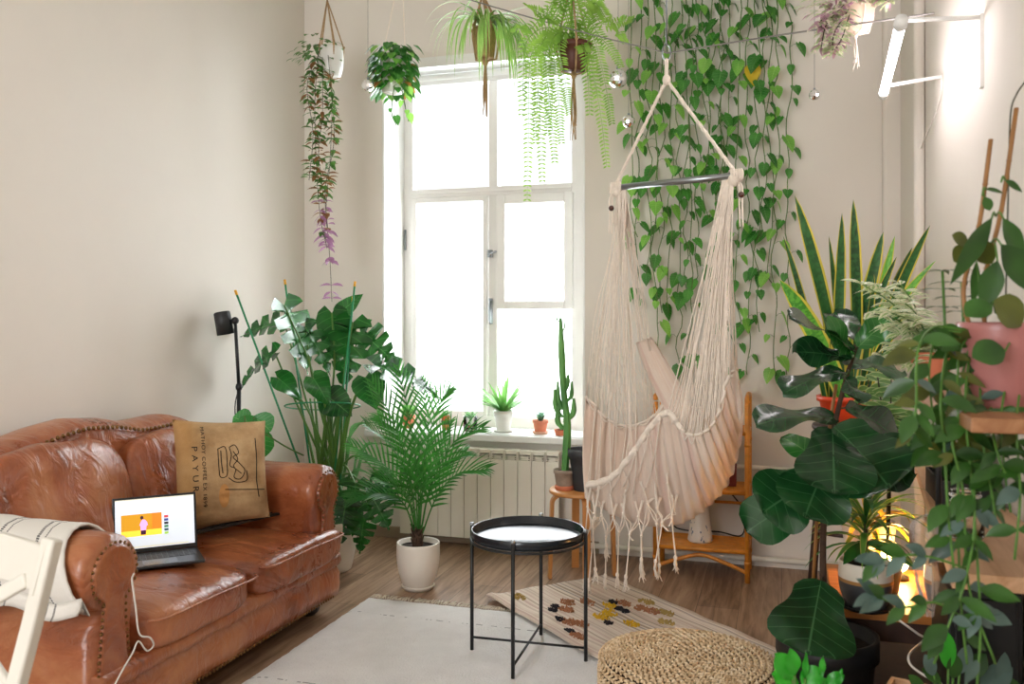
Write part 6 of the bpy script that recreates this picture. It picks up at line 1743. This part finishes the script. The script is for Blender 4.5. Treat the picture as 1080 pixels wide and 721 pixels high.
    # long runners reaching left over the striped pots
    for pth in ([(1020, 600), (985, 588), (955, 585), (925, 592)], [(1015, 650), (985, 635), (955, 640), (925, 628)]):
        pts = catmull([P(x, y, 1.62) for x, y in pth], 12); st = MB(); st.tube(pts, .0022, 6); st.build('trailing_stem', M['stem'], s)
        for i in (5, 8, 11, 12):
            for q in (1, -1):
                d = (pts[min(12, i + 1)] - pts[i - 1]).normalized() * .8 + V((0, 0, q * .5)) - FW * random.uniform(0, .4)
                m = MB(); L = random.uniform(.04, .06); m.leaf(pts[i], d, -FW + V((0, 0, .6)), L, L * .45, 'lance', droop=.5, fold=.2, segs=8, cols=2); m.build('leaf', HO3 if random.random() < .4 else HO, s)
hoya()

# ---- things on the pine worktop
def desk_items():
    zt = .80; random.seed(71)
    c = P(1004, 508, 2.55); c = V((c.x, c.y, zt))
    c = FL(1004, 515, zt)
    s = thing('black_planter_box', 'black rectangular planter box with leafy plant on the far part of the pine worktop', 'planter', tuple(c))
    c = V((.515, 2.95, zt)); s.location = c; PLOC[s.name] = tuple(c)
    m = MB(); w_, d_, h = .15, .26, .075
    m.bb(c + V((-w_ / 2, -d_ / 2, 0)), c + V((w_ / 2, d_ / 2, .008)))
    for (a, b) in (((-w_ / 2, -d_ / 2), (w_ / 2, -d_ / 2 + .006)), ((-w_ / 2, d_ / 2 - .006), (w_ / 2, d_ / 2)), ((-w_ / 2, -d_ / 2 + .006), (-w_ / 2 + .006, d_ / 2 - .006)), ((w_ / 2 - .006, -d_ / 2 + .006), (w_ / 2, d_ / 2 - .006))):
        m.bb(c + V((a[0], a[1], .0081)), c + V((b[0], b[1], h)))
    m.build('box_body', M['black_plastic'], s, smooth=False)
    m = MB(); m.bb(c + V((-w_ / 2 + .008, -d_ / 2 + .008, h - .02)), c + V((w_ / 2 - .008, d_ / 2 - .008, h - .012))); m.build('soil', M['soil'], s, smooth=False)
    m = MB()
    for k in range(26):
        q = c + V((random.uniform(-.05, .05), random.uniform(-.1, .1), h - .01)); a = random.random() * 6.28
        m.leaf(q, V((math.cos(a) * .6, math.sin(a) * .6, 1)), V((-math.cos(a), -math.sin(a), .8)), random.uniform(.14, .24), .05, 'oval', droop=1.2, segs=9, cols=2)
    m.build('foliage', HO, s)
    # glass jar
    c = V((.47, 2.36, zt)); c = FL(1018, 566, zt)
    s = thing('glass_jar', 'clear glass jar with a cord around it near the front of the pine worktop', 'jar', tuple(c))
    gm = N('jar_glass'); gm.set(Base_Color=(.95, .98, .97, 1), Roughness=.03, Transmission_Weight=1.0, IOR=1.3)
    m = MB(); m.lathe([(0, 0), (.040, 0), (.044, .006), (.044, .085), (.034, .10), (.034, .118), (.031, .118), (.031, .10), (.041, .083), (.041, .008), (0, .006)], c, 36); m.build('body', gm.m, s)
    m = MB(); m.tube([c + V((.0355 * math.cos(t), .0355 * math.sin(t), .105)) for t in [2 * math.pi * j / 24 for j in range(25)]], .0025, 5, cap=False); m.build('cord', M['cable_white'], s)
    # white dish
    c = FL(1074, 530, zt); c = V((min(c.x, .55), c.y, zt))
    m = MB(); m.lathe([(0, 0), (.03, 0), (.05, .012), (.06, .028), (.057, .028), (.046, .014), (0, .006)], c, 32); tag(m.build('white_dish', M['white_glaze']), 'small white dish at the right end of the pine worktop', 'dish')
    # clear plastic strip hanging over the edge
    Z = 1.98
    cl = N('clear_plastic_film'); t = cl.n('ShaderNodeBsdfTransparent'); g = cl.n('ShaderNodeBsdfGlossy'); g.inputs['Roughness'].default_value = .12; g.inputs[0].default_value = (.9, .9, .95, 1)
    mx = cl.n('ShaderNodeMixShader'); lw = cl.n('ShaderNodeLayerWeight'); lw.inputs[0].default_value = .55; cl.l(lw.outputs['Facing'], mx.inputs[0]); cl.l(t.outputs[0], mx.inputs[1]); cl.l(g.outputs[0], mx.inputs[2]); cl.l(mx.outputs[0], cl.out.inputs[0])
    path = catmull([P(1022, 546, Z + .03), P(1004, 546, Z), P(985, 543, Z - .03), P(975, 552, Z - .05), P(974, 580, Z - .05), P(978, 615, Z - .05), P(981, 650, Z - .05)], 30)
    wd = [.012, .016, .03, .042, .045, .038, .012]; rows = []
    for i, p in enumerate(path):
        w_ = table([(k / 6, x) for k, x in enumerate(wd)], i / 30); row = []
        for k in range(13):
            a = 2 * math.pi * k / 12; f = 1 + .25 * math.sin(a * 5 + i * .3); sd = RT if i > 9 else V((0, 0, 1))
            row.append(p + sd * (w_ * .6 * math.cos(a) * f) - FW * (w_ * .35 * math.sin(a) * f))
        rows.append(row)
    m = MB(); m.grid(rows); tag(m.build('plastic_wrap', cl.m), 'crumpled clear plastic wrap hanging over the edge of the pine worktop', 'plastic wrap')
desk_items()

# ---- bright leaved plants at the bottom edge
def bottom_plants():
    random.seed(81)
    bm_ = leafmat('bright_leaf', '#1f8a20', '#3fb02f', rough=.35, transl=.2)
    Z = 1.95; c = P(852, 770, Z); s = thing('bright_foreground_plant', 'blurred bright green plant poking up at the bottom edge in front of the black pot', 'plant', (c.x, c.y, 0))
    pot(s, (c.x, c.y, 0), .08, .1, .18, M['grey_ceramic']); b = V((c.x, c.y, .16))
    for (a, t, W) in (((836, 716), (817, 690), .05), ((838, 712), (833, 684), .035), ((846, 722), (868, 708), .05), ((838, 722), (814, 712), .05), ((849, 715), (850, 688), .014), ((866, 718), (868, 692), .014), ((872, 722), (890, 712), .03), ((845, 728), (826, 726), .05), ((852, 728), (880, 728), .05), ((880, 730), (888, 706), .014)):
        m = MB(); A, T = P(*a, Z), P(*t, Z); m.leaf2(A, T, W, -FW + V((0, 0, .7)) , 'oval', sag=.4, segs=10, cols=2, wave=.004); m.build('leaf', bm_, s)
        m = MB(); m.tube(catmull([b, lerp(b, A, .6), A], 8), .0035, 6); m.build('stalk', M['stem'], s)
    Z = 2.2; c = P(998, 790, Z); s = thing('corner_plant', 'plant with one bright oval leaf standing beside the crate in the bottom right corner', 'plant', (c.x, c.y, 0))
    pot(s, (c.x, c.y, 0), .07, .09, .16, M['black_plastic']); b = V((c.x, c.y, .14))
    for (a, t, W, mt) in (((1000, 705), (997, 665), .045, bm_), ((985, 712), (975, 690), .035, HO3), ((1012, 710), (1022, 680), .04, HO3), ((992, 720), (972, 705), .03, HO), ((1020, 715), (1040, 690), .05, HO), ((1035, 725), (1068, 705), .06, HO3), ((1040, 735), (1078, 725), .07, HO), ((1005, 715), (1008, 690), .04, HO), ((975, 730), (958, 712), .03, HO), ((1055, 730), (1060, 688), .04, HO3)):
        m = MB(); A, T = P(*a, Z), P(*t, Z); m.leaf2(A, T, W, -FW + V((0, 0, .5)), 'oval', sag=.3, segs=10, cols=2); m.build('leaf', mt, s)
        m = MB(); m.tube(catmull([b, lerp(b, A, .6), A], 8), .003, 6); m.build('stalk', M['stem'], s)
bottom_plants()
